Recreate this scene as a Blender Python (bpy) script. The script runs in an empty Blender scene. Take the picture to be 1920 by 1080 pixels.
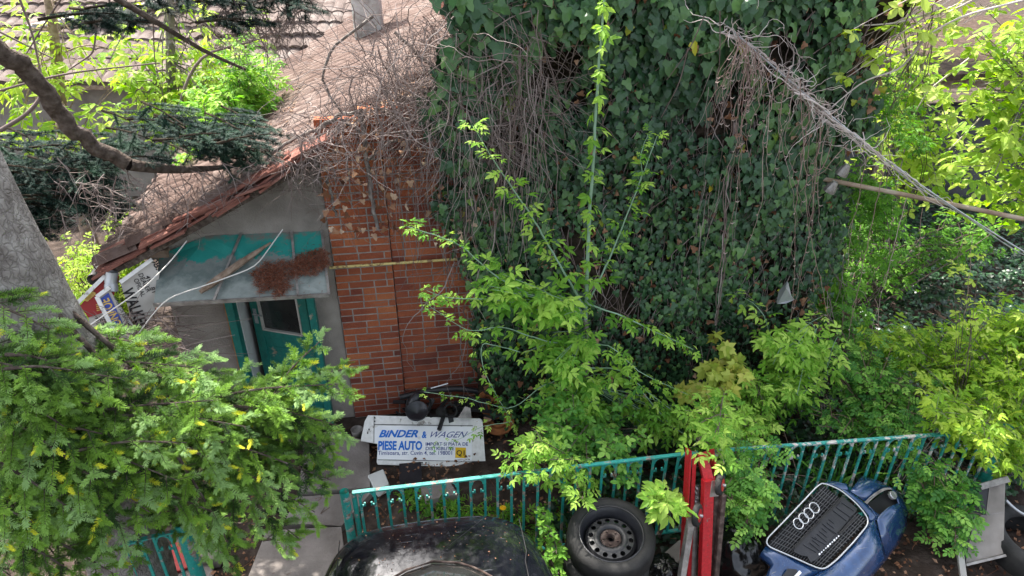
import bpy, math, random
import numpy as np
from mathutils import Vector, Matrix
SC = bpy.context.scene; COL = SC.collection
# ---------------------------------------------------------------- camera, sky, sun
H = 4.6; PITCH = math.radians(29.5); YAW = math.radians(8.8); FPX = 1300.0
cam = bpy.data.objects.new('camera', bpy.data.cameras.new('camera')); COL.objects.link(cam)
cam.location = (0, 0, H); cam.rotation_euler = (math.pi/2-PITCH, 0, -YAW)
cam.data.sensor_width = 36; cam.data.lens = FPX/1920*36; cam.data.clip_end = 500; cam.data.clip_start = .05
SC.camera = cam
SUN_EL = math.radians(57); SUN_AZ = math.radians(-24)      # azimuth from +Y, negative = towards -X
w = bpy.data.worlds.new('World'); SC.world = w; w.use_nodes = True
nt = w.node_tree; bg = nt.nodes['Background']; sky = nt.nodes.new('ShaderNodeTexSky')
sky.sky_type = 'NISHITA'; sky.sun_disc = False; sky.sun_elevation = SUN_EL; sky.sun_rotation = SUN_AZ
sky.air_density = 1.0; sky.dust_density = 4.0; sky.ozone_density = 1.0
hsv = nt.nodes.new('ShaderNodeHueSaturation'); hsv.inputs['Saturation'].default_value = .45; nt.links.new(sky.outputs[0], hsv.inputs['Color']); nt.links.new(hsv.outputs[0], bg.inputs[0]); bg.inputs[1].default_value = 0.125
sl = bpy.data.lights.new('sun', 'SUN'); sl.energy = 2.7; sl.angle = math.radians(.6); sl.color = (1, .95, .87)
so = bpy.data.objects.new('sun', sl); COL.objects.link(so)
sd = Vector((math.sin(SUN_AZ)*math.cos(SUN_EL), math.cos(SUN_AZ)*math.cos(SUN_EL), math.sin(SUN_EL)))
so.rotation_euler = sd.to_track_quat('Z', 'Y').to_euler()
SC.view_settings.view_transform = 'Standard'; SC.view_settings.look = 'None'
SC.view_settings.exposure = 2.28; SC.view_settings.gamma = 1
SC.cycles.max_bounces = 6; SC.cycles.transparent_max_bounces = 6; SC.cycles.diffuse_bounces = 3
# ---------------------------------------------------------------- helpers
rng = np.random.default_rng(7); random.seed(7)
A = lambda *a: np.array(a, float)
_F = A(math.sin(YAW)*math.cos(PITCH), math.cos(YAW)*math.cos(PITCH), -math.sin(PITCH))
_R = A(math.cos(YAW), -math.sin(YAW), 0); _U = np.cross(_R, _F); _C = A(0, 0, H)
def ray(px, py): return _F+_R*(px-960)/FPX-_U*(py-540)/FPX
def PY(px, py, Y): v = ray(px, py); return _C+v*(Y/v[1])
def PZ(px, py, z): v = ray(px, py); return _C+v*((z-H)/v[2])
def PN(px, py, p0, n): v = ray(px, py); return _C+v*(np.dot(np.array(p0)-_C, n)/np.dot(v, n))
def unit(v): v = np.asarray(v, float); return v/(np.linalg.norm(v, axis=-1, keepdims=True)+1e-9)
def inpoly(x, y, poly):
    x = np.asarray(x); y = np.asarray(y); r = np.zeros(x.shape, bool); n = len(poly)
    for i in range(n):
        x1, y1 = poly[i]; x2, y2 = poly[(i+1) % n]
        if y1 == y2: continue
        c = ((y1 > y) != (y2 > y)) & (x < (x2-x1)*(y-y1)/(y2-y1)+x1); r ^= c
    return r
def topx(P):
    v = np.asarray(P)-_C; d = v@_F; return 960+FPX*(v@_R)/d, 540-FPX*(v@_U)/d
def nz(x, y, s=0.):                                  # cheap smooth noise, about -1..1
    return (np.sin(x*1.7+s*3.1+1.3*np.sin(y*1.1+s))+np.sin(y*2.3+s*1.7+1.1*np.sin(x*1.9+s*2))+np.sin((x+y)*3.1+s*5)*.6+np.sin((x-y*1.3)*5.3+s*2.2)*.35)/2.6
class MB:
    def __init__(s): s.v = []; s.n = 0; s.l = []; s.c = []; s.a = []; s.m = []
    def add(s, V, faces, val=0., m=0):               # faces: (F,k) array
        V = np.asarray(V, float).reshape(-1, 3); Fc = np.asarray(faces, int)
        s.v.append(V); s.l.append((Fc+s.n).ravel()); s.c.append(np.full(len(Fc), Fc.shape[1]))
        s.a.append(np.broadcast_to(np.asarray(val, float), (len(Fc),)).copy()); s.m.append(np.full(len(Fc), m)); s.n += len(V)
    def box(s, c, d, val=0., R=None, m=0):
        c = np.asarray(c, float); d = np.asarray(d, float)/2
        q = np.array([[x, y, z] for z in (-1, 1) for y in (-1, 1) for x in (-1, 1)])*d
        if R is not None: q = q@np.asarray(R).T
        s.add(q+c, [[0, 2, 3, 1], [4, 5, 7, 6], [0, 1, 5, 4], [2, 6, 7, 3], [0, 4, 6, 2], [1, 3, 7, 5]], val, m)
    def bar(s, a, b, w, h, up=(0, 0, 1), val=0., m=0):  # box from a to b
        a = np.asarray(a, float); b = np.asarray(b, float); d = unit(b-a); u = np.asarray(up, float)
        sd_ = unit(np.cross(d, u)); uu = np.cross(sd_, d)
        s.box((a+b)/2, (w, np.linalg.norm(b-a), h), val, np.stack([sd_, d, uu], 1), m)
    def tube(s, P, r0, r1=None, k=5, val=0., cap=False, m=0):
        P = np.asarray(P, float); n = len(P); r1 = r0 if r1 is None else r1
        r = np.asarray(r0, float) if np.ndim(r0) else np.linspace(r0, r1, n)
        T = unit(np.gradient(P, axis=0)); ref = A(0.31, .17, .93) if abs(T[0][2]) < .9 else A(.95, .2, .1)
        S = unit(np.cross(T, ref)); W = np.cross(T, S); an = np.arange(k)*2*math.pi/k
        V = P[:, None]+r[:, None, None]*(np.cos(an)[None, :, None]*S[:, None]+np.sin(an)[None, :, None]*W[:, None])
        i = np.arange(n-1)[:, None]*k; j = np.arange(k)[None]; j2 = (j+1) % k
        Fc = np.stack([i+j, i+j2, i+k+j2, i+k+j], -1).reshape(-1, 4); s.add(V.reshape(-1, 3), Fc, val, m)
        if cap:
            s.add(V[0], [list(range(k))[::-1]], val, m); s.add(V[-1], [list(range(k))], val, m)
    def prism(s, P, off, val=0., m=0, cap=True):     # polygon P extruded by vector off
        P = np.asarray(P, float); n = len(P); V = np.vstack([P, P+np.asarray(off)])
        s.add(V, [[i, (i+1) % n, n+(i+1) % n, n+i] for i in range(n)], val, m)
        if cap: s.add(P, [list(range(n))[::-1]], val, m); s.add(P+np.asarray(off), [list(range(n))], val, m)
    def grid(s, G, val=0., m=0, closed=False):       # G (a,b,3)
        a, b, _ = G.shape; i = np.arange(a-1)[:, None]*b; j = np.arange(b if closed else b-1)[None]; j2 = (j+1) % b
        s.add(G.reshape(-1, 3), np.stack([i+j, i+j2, i+b+j2, i+b+j], -1).reshape(-1, 4), val, m)
    def lathe(s, prof, c, ax=(0, 0, 1), k=32, val=0., m=0):   # prof [(r,h)]
        ax = unit(np.asarray(ax, float)); u = unit(np.cross(ax, A(.3, .9, .1))); v = np.cross(ax, u); an = np.arange(k)*2*math.pi/k
        pr = np.asarray(prof, float); ring = np.cos(an)[:, None]*u+np.sin(an)[:, None]*v
        s.grid(np.asarray(c)+pr[:, 0][:, None, None]*ring[None]+pr[:, 1][:, None, None]*ax, val, m, True)
    def place(s, T, pos, d, nrm, size, val, m=0):    # T=(verts, faces): many copies of one template
        V, Fc = T; pos = np.atleast_2d(pos); N = len(pos)
        if N == 0: return
        d = unit(np.broadcast_to(d, (N, 3))); nrm = np.broadcast_to(nrm, (N, 3)); sd_ = unit(np.cross(nrm, d)); nn = np.cross(d, sd_)
        size = np.broadcast_to(size, (N,)); B = np.stack([d, sd_, nn], 1)
        W = np.einsum('vk,nkj->nvj', V, B)*size[:, None, None]+pos[:, None]
        for FF in Fc:
            FF = np.asarray(FF); fi = (FF[None]+(np.arange(N)*len(V))[:, None, None]).reshape(-1, FF.shape[1])
            s.l.append((fi+s.n).ravel()); s.c.append(np.full(len(fi), fi.shape[1]))
            s.a.append(np.repeat(np.broadcast_to(val, (N,)), len(FF))); s.m.append(np.full(len(fi), m))
        s.v.append(W.reshape(-1, 3)); s.n += N*len(V)
    def build(s, name, mats, parent=None, smooth=False, bevel=0):
        me = bpy.data.meshes.new(name); mats = mats if isinstance(mats, (list, tuple)) else [mats]
        V = np.vstack(s.v); L = np.concatenate(s.l); Cn = np.concatenate(s.c)
        me.vertices.add(len(V)); me.vertices.foreach_set('co', V.ravel().astype(np.float32))
        me.loops.add(len(L)); me.loops.foreach_set('vertex_index', L.astype(np.int32))
        me.polygons.add(len(Cn)); st = np.concatenate([[0], np.cumsum(Cn)[:-1]])
        me.polygons.foreach_set('loop_start', st.astype(np.int32)); me.polygons.foreach_set('loop_total', Cn.astype(np.int32))
        me.polygons.foreach_set('material_index', np.concatenate(s.m).astype(np.int32))
        me.polygons.foreach_set('use_smooth', np.full(len(Cn), smooth))
        at = me.attributes.new('v', 'FLOAT', 'FACE'); at.data.foreach_set('value', np.concatenate(s.a).astype(np.float32))
        me.update(calc_edges=True); me.validate()
        for mt in mats: me.materials.append(mt)
        o = bpy.data.objects.new(name, me); COL.objects.link(o)
        if bevel:
            b = o.modifiers.new('bevel', 'BEVEL'); b.width = bevel; b.segments = 2; b.limit_method = 'ANGLE'
        if parent is not None: o.parent = parent; o.matrix_parent_inverse = Matrix.Translation(-Vector(parent.location))
        return o
def thing(name, label, cat, loc=(0, 0, 0), group=None):
    o = bpy.data.objects.new(name, None); COL.objects.link(o); o.location = Vector(tuple(float(q) for q in loc)); o.empty_display_size = .1
    o['label'] = label; o['category'] = cat
    if group: o['group'] = group
    return o
def tag(o, label, cat, group=None, kind=None):
    o['label'] = label; o['category'] = cat
    if group: o['group'] = group
    if kind: o['kind'] = kind
    return o
def struct(o): o['kind'] = 'structure'; return o
# ---------------------------------------------------------------- materials
def ramp(n, stops):
    r = n.new('ShaderNodeValToRGB'); e = r.color_ramp.elements
    while len(e) < len(stops): e.new(.5)
    for i, (p, c) in enumerate(stops): e[i].position = p; e[i].color = (*c, 1)
    return r
def mat(name, cols, rough=.8, spec=.3, metal=0, nscale=6, namp=.5, bump=.0, bscale=40, attr=False, coat=0, detail=6, alpha=None):
    """colour runs through cols driven by noise (and the face value v when attr)."""
    m = bpy.data.materials.new(name); m.use_nodes = True; t = m.node_tree; n = t.nodes; L = t.links; p = n['Principled BSDF']
    tc = n.new('ShaderNodeTexCoord'); no = n.new('ShaderNodeTexNoise'); no.inputs['Scale'].default_value = nscale; no.inputs['Detail'].default_value = detail
    L.new(tc.outputs['Object'], no.inputs['Vector'])
    k = len(cols); r = ramp(n, [(i/(max(k-1, 1)), c) for i, c in enumerate(cols)] if k > 1 else [(0, cols[0]), (1, cols[0])])
    mp = n.new('ShaderNodeMapRange'); mp.inputs['From Min'].default_value = .5-.5*.55; mp.inputs['From Max'].default_value = .5+.5*.55
    L.new(no.outputs[0], mp.inputs[0])
    if attr:
        at = n.new('ShaderNodeAttribute'); at.attribute_name = 'v'; mx = n.new('ShaderNodeMix'); mx.data_type = 'FLOAT'
        mx.inputs[0].default_value = namp; L.new(at.outputs['Fac'], mx.inputs[2]); L.new(mp.outputs[0], mx.inputs[3]); L.new(mx.outputs[0], r.inputs[0])
    else: L.new(mp.outputs[0], r.inputs[0])
    L.new(r.outputs[0], p.inputs['Base Color'])
    p.inputs['Roughness'].default_value = rough; p.inputs['Specular IOR Level'].default_value = spec; p.inputs['Metallic'].default_value = metal
    p.inputs['Coat Weight'].default_value = coat; p.inputs['Coat Roughness'].default_value = .08
    if bump:
        b = n.new('ShaderNodeBump'); b.inputs['Strength'].default_value = bump; b.inputs['Distance'].default_value = .02
        n2 = n.new('ShaderNodeTexNoise'); n2.inputs['Scale'].default_value = bscale; n2.inputs['Detail'].default_value = 8
        L.new(tc.outputs['Object'], n2.inputs['Vector']); L.new(n2.outputs[0], b.inputs['Height']); L.new(b.outputs[0], p.inputs['Normal'])
    return m
def leafmat(name, cols, trans=.35, rough=.45, spec=.35):
    m = bpy.data.materials.new(name); m.use_nodes = True; t = m.node_tree; n = t.nodes; L = t.links; p = n['Principled BSDF']
    at = n.new('ShaderNodeAttribute'); at.attribute_name = 'v'; k = len(cols)
    r = ramp(n, [(i/(k-1), c) for i, c in enumerate(cols)]); L.new(at.outputs['Fac'], r.inputs[0]); L.new(r.outputs[0], p.inputs['Base Color'])
    p.inputs['Roughness'].default_value = rough; p.inputs['Specular IOR Level'].default_value = spec
    if trans:
        tr = n.new('ShaderNodeBsdfTranslucent'); hs = n.new('ShaderNodeHueSaturation'); hs.inputs['Value'].default_value = 1.5; hs.inputs['Saturation'].default_value = 1.1
        L.new(r.outputs[0], hs.inputs['Color']); L.new(hs.outputs[0], tr.inputs[0])
        mx = n.new('ShaderNodeMixShader'); mx.inputs[0].default_value = trans
        L.new(p.outputs[0], mx.inputs[1]); L.new(tr.outputs[0], mx.inputs[2]); L.new(mx.outputs[0], n['Material Output'].inputs[0])
    return m
def flaked(name, paint, under, amt=.5, scale=9, rough=.55, metal=0):
    """paint with chips of the material below showing in patches"""
    m = bpy.data.materials.new(name); m.use_nodes = True; t = m.node_tree; n = t.nodes; L = t.links; p = n['Principled BSDF']
    tc = n.new('ShaderNodeTexCoord'); a = n.new('ShaderNodeTexNoise'); a.inputs['Scale'].default_value = scale; a.inputs['Detail'].default_value = 9; a.inputs['Roughness'].default_value = .7
    L.new(tc.outputs['Object'], a.inputs['Vector'])
    r = ramp(n, [(amt-.02, (0, 0, 0)), (amt+.02, (1, 1, 1))]); L.new(a.outputs[0], r.inputs[0])
    b = n.new('ShaderNodeTexNoise'); b.inputs['Scale'].default_value = scale*3; b.inputs['Detail'].default_value = 6; L.new(tc.outputs['Object'], b.inputs['Vector'])
    r1 = ramp(n, [(.3, paint[0]), (.7, paint[1])]); r2 = ramp(n, [(.35, under[0]), (.65, under[1])]); L.new(b.outputs[0], r1.inputs[0]); L.new(b.outputs[0], r2.inputs[0])
    mx = n.new('ShaderNodeMix'); mx.data_type = 'RGBA'; L.new(r.outputs[0], mx.inputs[0]); L.new(r1.outputs[0], mx.inputs[6]); L.new(r2.outputs[0], mx.inputs[7])
    L.new(mx.outputs[2], p.inputs['Base Color']); p.inputs['Roughness'].default_value = rough; p.inputs['Metallic'].default_value = metal
    bp = n.new('ShaderNodeBump'); bp.inputs['Strength'].default_value = .4; bp.inputs['Distance'].default_value = .004; L.new(r.outputs[0], bp.inputs['Height']); L.new(bp.outputs[0], p.inputs['Normal'])
    return m
M = {}
M['soil'] = mat('soil', [(.02, .015, .012), (.05, .037, .03), (.1, .077, .065)], .95, .1, nscale=7, bump=.8, bscale=30)
M['concrete'] = mat('concrete', [(.1, .085, .075), (.2, .175, .16), (.29, .26, .24)], .9, .2, nscale=3, bump=.35, bscale=60)
M['plaster'] = mat('plaster', [(.15, .13, .115), (.24, .215, .19), (.32, .295, .26)], .9, .2, nscale=4, bump=.5, bscale=90)
M['whiteplaster'] = mat('whiteplaster', [(.5, .5, .48), (.65, .65, .63)], .8, .2, nscale=5)
M['beige'] = mat('beige_plaster', [(.38, .32, .24), (.52, .46, .36)], .9, .2, nscale=5, bump=.3)
M['mortar'] = mat('mortar', [(.17, .145, .13), (.36, .32, .29)], .95, .1, nscale=12, bump=.5)
M['brick'] = mat('brick', [(.085, .035, .03), (.19, .055, .036), (.32, .095, .045), (.44, .16, .07)], .88, .15, nscale=3.5, namp=.42, bump=.6, bscale=70, attr=True)
M['tile'] = mat('roof_tile', [(.045, .032, .026), (.1, .064, .052), (.155, .112, .095), (.25, .215, .19)], .9, .15, nscale=5, namp=.65, bump=.5, bscale=50, attr=True)
M['greytile'] = mat('grey_tile', [(.06, .045, .038), (.13, .1, .088), (.25, .22, .2)], .9, .15, nscale=5, namp=.65, bump=.5, bscale=50, attr=True)
M['teal'] = flaked('teal_paint', ((.01, .2, .17), (.02, .3, .25)), ((.35, .36, .33), (.2, .08, .04)), .56, 14)
M['tealchip'] = flaked('chipped_teal_paint', ((.01, .13, .11), (.02, .3, .25)), ((.5, .5, .48), (.38, .33, .3)), .55, 14)
M['doorgreen'] = flaked('door_green_paint', ((.005, .12, .1), (.01, .17, .14)), ((.2, .13, .08), (.3, .28, .22)), .63, 8)
M['wood'] = mat('old_wood', [(.12, .08, .055), (.25, .18, .13), (.38, .3, .24)], .85, .2, nscale=14, bump=.6)
M['orangewood'] = mat('pine_trim', [(.25, .12, .05), (.42, .24, .12)], .8, .2, nscale=10)
M['bark'] = mat('bark', [(.07, .06, .052), (.17, .15, .135), (.3, .275, .25)], .95, .1, nscale=16, bump=1.0, bscale=26)
M['twig'] = mat('dead_twig', [(.09, .065, .055), (.2, .155, .14), (.36, .31, .29)], .9, .15, nscale=9, namp=.3, attr=True)
M['redtwig'] = mat('reddish_vine', [(.15, .09, .075), (.26, .18, .15), (.42, .36, .32)], .85, .2, nscale=9, namp=.3, attr=True)
M['palevine'] = mat('pale_vine', [(.36, .28, .25), (.52, .45, .41), (.66, .6, .57)], .85, .2, nscale=9, namp=.4, attr=True)
M['greenstem'] = mat('green_stem', [(.16, .26, .15), (.24, .36, .27)], .6, .3, nscale=8)
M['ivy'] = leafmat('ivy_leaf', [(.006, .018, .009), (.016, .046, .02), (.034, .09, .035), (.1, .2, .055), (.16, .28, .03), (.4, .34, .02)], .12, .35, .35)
M['elder'] = leafmat('box_elder_leaf', [(.05, .15, .018), (.13, .3, .035), (.25, .44, .06), (.42, .58, .12)], .42, .5, .2)
M['lime'] = leafmat('lime_leaf', [(.09, .2, .015), (.2, .35, .03), (.33, .46, .05), (.44, .54, .12)], .45, .5, .2)
M['rose'] = leafmat('rose_leaf', [(.02, .09, .02), (.055, .18, .03), (.13, .31, .045), (.27, .47, .09)], .35, .45, .25)
M['maple'] = leafmat('maple_leaf', [(.26, .36, .05), (.4, .46, .08), (.46, .4, .09)], .35)
M['deadleaf'] = leafmat('dead_leaf', [(.07, .03, .018), (.18, .08, .04), (.36, .2, .12), (.55, .42, .3)], .15, .7, .2)
M['fir'] = leafmat('fir_needle', [(.01, .022, .01), (.035, .075, .022), (.095, .19, .03), (.2, .36, .045), (.24, .38, .14), (.6, .62, .05)], .2, .6, .12)
M['spruce'] = leafmat('spruce_needle', [(.008, .02, .016), (.016, .04, .03), (.04, .085, .05)], .1, .6, .12)
M['needlelitter'] = leafmat('needle_litter', [(.1, .03, .015), (.2, .07, .04), (.3, .14, .09)], .05, .8, .1)
M['litterroof'] = mat('litter_covered_roof', [(.02, .014, .01), (.06, .04, .03), (.12, .085, .065)], .95, .1, nscale=9, bump=1.0, bscale=30)
M['darkwall'] = mat('dark_block_wall', [(.035, .035, .036), (.07, .07, .072), (.12, .12, .12)], .9, .1, nscale=4, bump=.4)
M['brownbark'] = mat('brown_bark', [(.035, .026, .02), (.09, .07, .058), (.17, .14, .12)], .95, .1, nscale=22, bump=.9, bscale=45)
M['vergetile'] = mat('verge_tile', [(.09, .035, .028), (.2, .085, .065), (.3, .17, .14)], .9, .1, nscale=6, namp=.6, bump=.4, attr=True)
M['grillegrey'] = mat('grille_grey', [(.05, .05, .052), (.12, .12, .12)], .5, .3)
M['darkstem'] = mat('dark_stem_mat', [(.01, .009, .006), (.035, .028, .02), (.08, .06, .045)], .95, .05, nscale=14, bump=.8)
def barkmat():
    m = mat('plated_bark', [(.1, .085, .075), (.22, .2, .18), (.36, .34, .31)], .95, .1, nscale=12); t = m.node_tree; n = t.nodes; L = t.links; p = n['Principled BSDF']
    tc = n.new('ShaderNodeTexCoord'); mp = n.new('ShaderNodeMapping'); mp.inputs['Scale'].default_value = (38, 38, 15); nw = n.new('ShaderNodeTexNoise'); nw.inputs['Scale'].default_value = 14; vm = n.new('ShaderNodeVectorMath'); vm.operation = 'MULTIPLY_ADD'; vm.inputs[1].default_value = (.09,)*3
    L.new(tc.outputs['Object'], nw.inputs['Vector']); L.new(nw.outputs['Color'], vm.inputs[0]); L.new(tc.outputs['Object'], vm.inputs[2]); L.new(vm.outputs[0], mp.inputs['Vector'])
    v = n.new('ShaderNodeTexVoronoi'); v.feature = 'DISTANCE_TO_EDGE'; v.inputs['Scale'].default_value = 1; L.new(mp.outputs[0], v.inputs['Vector'])
    r = ramp(n, [(0, (0, 0, 0)), (.16, (1, 1, 1))]); L.new(v.outputs['Distance'], r.inputs[0]); b = n.new('ShaderNodeBump'); b.inputs['Strength'].default_value = .6; b.inputs['Distance'].default_value = .01; L.new(r.outputs[0], b.inputs['Height']); L.new(b.outputs[0], p.inputs['Normal'])
    src = p.inputs['Base Color'].links[0].from_socket; r2 = ramp(n, [(0, (.35,)*3), (.1, (1, 1, 1))]); L.new(v.outputs['Distance'], r2.inputs[0]); mx = n.new('ShaderNodeMix'); mx.data_type = 'RGBA'; mx.blend_type = 'MULTIPLY'; mx.inputs[0].default_value = .35; L.new(src, mx.inputs[6]); L.new(r2.outputs[0], mx.inputs[7]); L.new(mx.outputs[2], p.inputs['Base Color']); return m
M['firbark'] = barkmat()
M['chimwhite'] = mat('weathered_limewash', [(.2, .18, .16), (.42, .4, .38), (.6, .59, .57)], .9, .1, nscale=7, bump=.8, bscale=22)
M['black'] = mat('black_plastic', [(.008, .008, .009), (.03, .03, .032)], .45, .4, nscale=8, bump=.1)
M['bag'] = mat('black_bag', [(.004, .004, .004), (.012, .012, .012)], .18, .6, nscale=8, bump=.5, bscale=12)
M['rubber'] = mat('rubber', [(.01, .01, .01), (.035, .034, .032)], .75, .25, nscale=9, bump=.2)
M['steelblack'] = mat('black_steel', [(.008, .009, .012), (.03, .03, .035)], .35, .5, nscale=10, bump=.1)
M['rust'] = mat('rust', [(.025, .018, .015), (.07, .048, .04), (.2, .155, .13)], .9, .2, nscale=20, bump=.4)
M['greysteel'] = mat('grey_steel', [(.12, .11, .1), (.28, .26, .24), (.4, .38, .35)], .5, .5, .5, nscale=14, bump=.3)
M['zinc'] = mat('zinc', [(.3, .31, .32), (.5, .51, .52)], .4, .5, .6, nscale=9)
M['red'] = flaked('worn_red_enamel', ((.3, .008, .012), (.5, .014, .022)), ((.12, .03, .02), (.2, .16, .14)), .63, 22, .42)
M['chrome'] = mat('chrome', [(.45, .45, .45), (.62, .62, .62)], .22, .5, .75, nscale=9)
M['glass'] = mat('dark_glass', [(.012, .014, .014), (.04, .04, .038)], .08, .7, nscale=4)
M['white'] = flaked('dirty_white_paint', ((.62, .61, .58), (.78, .77, .75)), ((.28, .25, .22), (.4, .38, .35)), .6, 9, .5)
M['foil'] = mat('white_vinyl', [(.72, .73, .75), (.85, .86, .88)], .4, .3, nscale=4)
M['ink'] = mat('blue_ink', [(.01, .12, .5), (.015, .17, .6)], .5, .2)
M['navyink'] = mat('navy_ink', [(.03, .05, .2), (.05, .08, .28)], .5, .2)
M['blackink'] = mat('black_ink', [(.012, .012, .012), (.03, .03, .03)], .5, .2)
M['yellow'] = mat('yellow_vinyl', [(.6, .38, .01), (.75, .5, .03)], .5, .2)
M['signred'] = mat('red_sign', [(.26, .02, .02), (.36, .035, .03)], .5, .3, nscale=5)
M['signblue'] = mat('blue_sign', [(.03, .05, .28), (.05, .09, .38)], .5, .3, nscale=5)
M['signcream'] = mat('cream_sign', [(.33, .31, .28), (.52, .5, .46)], .6, .3, nscale=6)
M['gold'] = mat('gold_print', [(.55, .36, .08), (.65, .45, .14)], .5, .3)
M['cable'] = mat('cable_white', [(.55, .52, .48), (.68, .66, .62)], .6, .3)
M['fin'] = mat('radiator_fins', [(.2, .175, .155), (.33, .3, .27)], .7, .4, .3, nscale=8)
M['pipeyellow'] = flaked('yellow_pipe_paint', ((.5, .38, .12), (.6, .5, .2)), ((.2, .1, .05), (.3, .2, .1)), .55, 20)
M['bluetarp'] = mat('blue_plastic', [(.02, .04, .25), (.04, .08, .38)], .5, .4)
M['flower'] = leafmat('petal', [(.8, .5, .01), (.9, .6, .02)], .3)
M['disc'] = mat('rusty_disc', [(.15, .05, .02), (.35, .14, .05)], .7, .3, .3, nscale=14)

def carpaint(name, c1, c2, dirt):
    m = bpy.data.materials.new(name); m.use_nodes = True; t = m.node_tree; n = t.nodes; L = t.links; p = n['Principled BSDF']
    tc = n.new('ShaderNodeTexCoord'); a = n.new('ShaderNodeTexNoise'); a.inputs['Scale'].default_value = 5; a.inputs['Detail'].default_value = 10; a.inputs['Roughness'].default_value = .75
    L.new(tc.outputs['Object'], a.inputs['Vector']); r = ramp(n, [(.3, c1), (.55, c2), (.68, dirt)]); L.new(a.outputs[0], r.inputs[0]); L.new(r.outputs[0], p.inputs['Base Color'])
    rr = ramp(n, [(.35, (.06,)*3), (.75, (.35,)*3)]); b = n.new('ShaderNodeTexNoise'); b.inputs['Scale'].default_value = 18; b.inputs['Detail'].default_value = 8
    L.new(tc.outputs['Object'], b.inputs['Vector']); L.new(b.outputs[0], rr.inputs[0]); L.new(rr.outputs[0], p.inputs['Roughness'])
    mp = n.new('ShaderNodeMapping'); mp.inputs['Rotation'].default_value = (.4, .3, .7); mp.inputs['Scale'].default_value = (6, 90, 20); L.new(tc.outputs['Object'], mp.inputs['Vector']); sn = n.new('ShaderNodeTexNoise'); sn.inputs['Scale'].default_value = 1; sn.inputs['Detail'].default_value = 3; L.new(mp.outputs[0], sn.inputs['Vector'])
    sr = ramp(n, [(.68, (0, 0, 0)), (.72, (.7, .7, .7))]); L.new(sn.outputs[0], sr.inputs[0]); mx = n.new('ShaderNodeMix'); mx.data_type = 'RGBA'; L.new(sr.outputs[0], mx.inputs[0]); L.new(r.outputs[0], mx.inputs[6]); mx.inputs[7].default_value = (.16, .17, .18, 1); L.new(mx.outputs[2], p.inputs['Base Color'])
    p.inputs['Metallic'].default_value = .25; p.inputs['Coat Weight'].default_value = 1; p.inputs['Coat Roughness'].default_value = .05
    return m
M['carblack'] = carpaint('dusty_black_paint', (.003, .004, .006), (.008, .009, .013), (.06, .06, .06))
M['carblue'] = carpaint('dark_blue_paint', (.006, .024, .075), (.014, .05, .14), (.08, .1, .15))
# ---------------------------------------------------------------- leaf templates
def fan(out, c):
    n = len(out); return (np.array([c]+out, float), [np.array([[0, 1+i, 1+(i+1) % n] for i in range(n)])])
def sym(half, cw=.0):
    l = [(u, v, z) for u, v, z in half]; r = [(u, -v, z) for u, v, z in half[::-1] if abs(v) > 1e-6]
    return l+r
T_IVY = fan(sym([(0, 0, 0), (-.14, .26, -.03), (.1, .52, -.08), (.36, .3, 0), (.66, .27, -.03), (1, 0, -.1)]), (.3, 0, .05))
T_OVATE = fan(sym([(0, 0, 0), (.24, .15, .04), (.48, .22, .05), (.62, .15, .03), (.7, .17, .02), (1, 0, -.14)]), (.45, 0, -.03))
T_ROUND = fan(sym([(0, 0, 0), (.2, .2, .04), (.5, .3, .05), (.8, .2, .0), (1, 0, -.06)]), (.45, 0, -.03))
T_LOW = (np.array([(0, 0, 0), (.45, .3, .06), (1, 0, -.12), (.45, -.3, .06), (.45, 0, 0)], float), [np.array([[0, 4, 1], [1, 4, 2], [2, 4, 3], [3, 4, 0]])])
T_LONG = (np.array([(0, .5, 0), (0, -.5, 0), (.5, .45, .6), (.5, -.45, .6), (1, 0, 0)], float)*A(1, .07, .3), [np.array([[0, 1, 3], [0, 3, 2], [2, 3, 4]])])
_mp = []
for an, ln in [(150, .35), (118, .62), (95, .42), (62, .85), (35, .5), (22, .72), (12, .66), (0, 1.0)]:
    a = math.radians(an); _mp.append((ln*math.cos(a), ln*math.sin(a), -.12*ln*ln-.05*(ln > .6)))
T_MAPLE = fan([(-.12, 0, 0)]+[(u, -v, z) for u, v, z in _mp[:-1]]+[(_mp[-1])]+[(u, v, z) for u, v, z in _mp[:-1][::-1]], (.05, 0, .04))
def comp(T, parts):                                   # compound leaf
    V, Fc = T; VV = []; FF = []; n = 0
    for (u, v, an, s, dz) in parts:
        a = math.radians(an); c, si = math.cos(a), math.sin(a)
        W = V*s; W = np.stack([W[:, 0]*c-W[:, 1]*si+u, W[:, 0]*si+W[:, 1]*c+v, W[:, 2]+dz-.18*W[:, 0]], 1); VV.append(W); FF.append(Fc[0]+n); n += len(V)
    VV.append(np.array([(0, .008, 0), (0, -.008, 0), (.5, 0, 0)])); FF.append(np.array([[n, n+1, n+2]]))
    return (np.vstack(VV), [np.vstack(FF)])
T_ELDER5 = comp(T_OVATE, [(.55, 0, 4, .52, 0), (.5, 0, 56, .46, .02), (.5, 0, -60, .46, .02), (.26, 0, 76, .4, 0), (.26, 0, -72, .42, 0)])
T_ELDER3 = comp(T_OVATE, [(.4, 0, -5, .62, 0), (.35, 0, 55, .5, 0), (.35, 0, -58, .5, 0)])
T_ROSE = comp(T_ROUND, [(.6, 0, 0, .4, 0), (.5, 0, 65, .35, 0), (.5, 0, -65, .35, 0), (.28, 0, 72, .32, 0), (.28, 0, -72, .32, 0), (.1, 0, 75, .24, 0), (.1, 0, -75, .24, 0)])
T_TRI = comp(T_ROUND, [(.3, 0, 0, .6, 0), (.25, 0, 80, .5, 0), (.25, 0, -80, .5, 0)])
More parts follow.
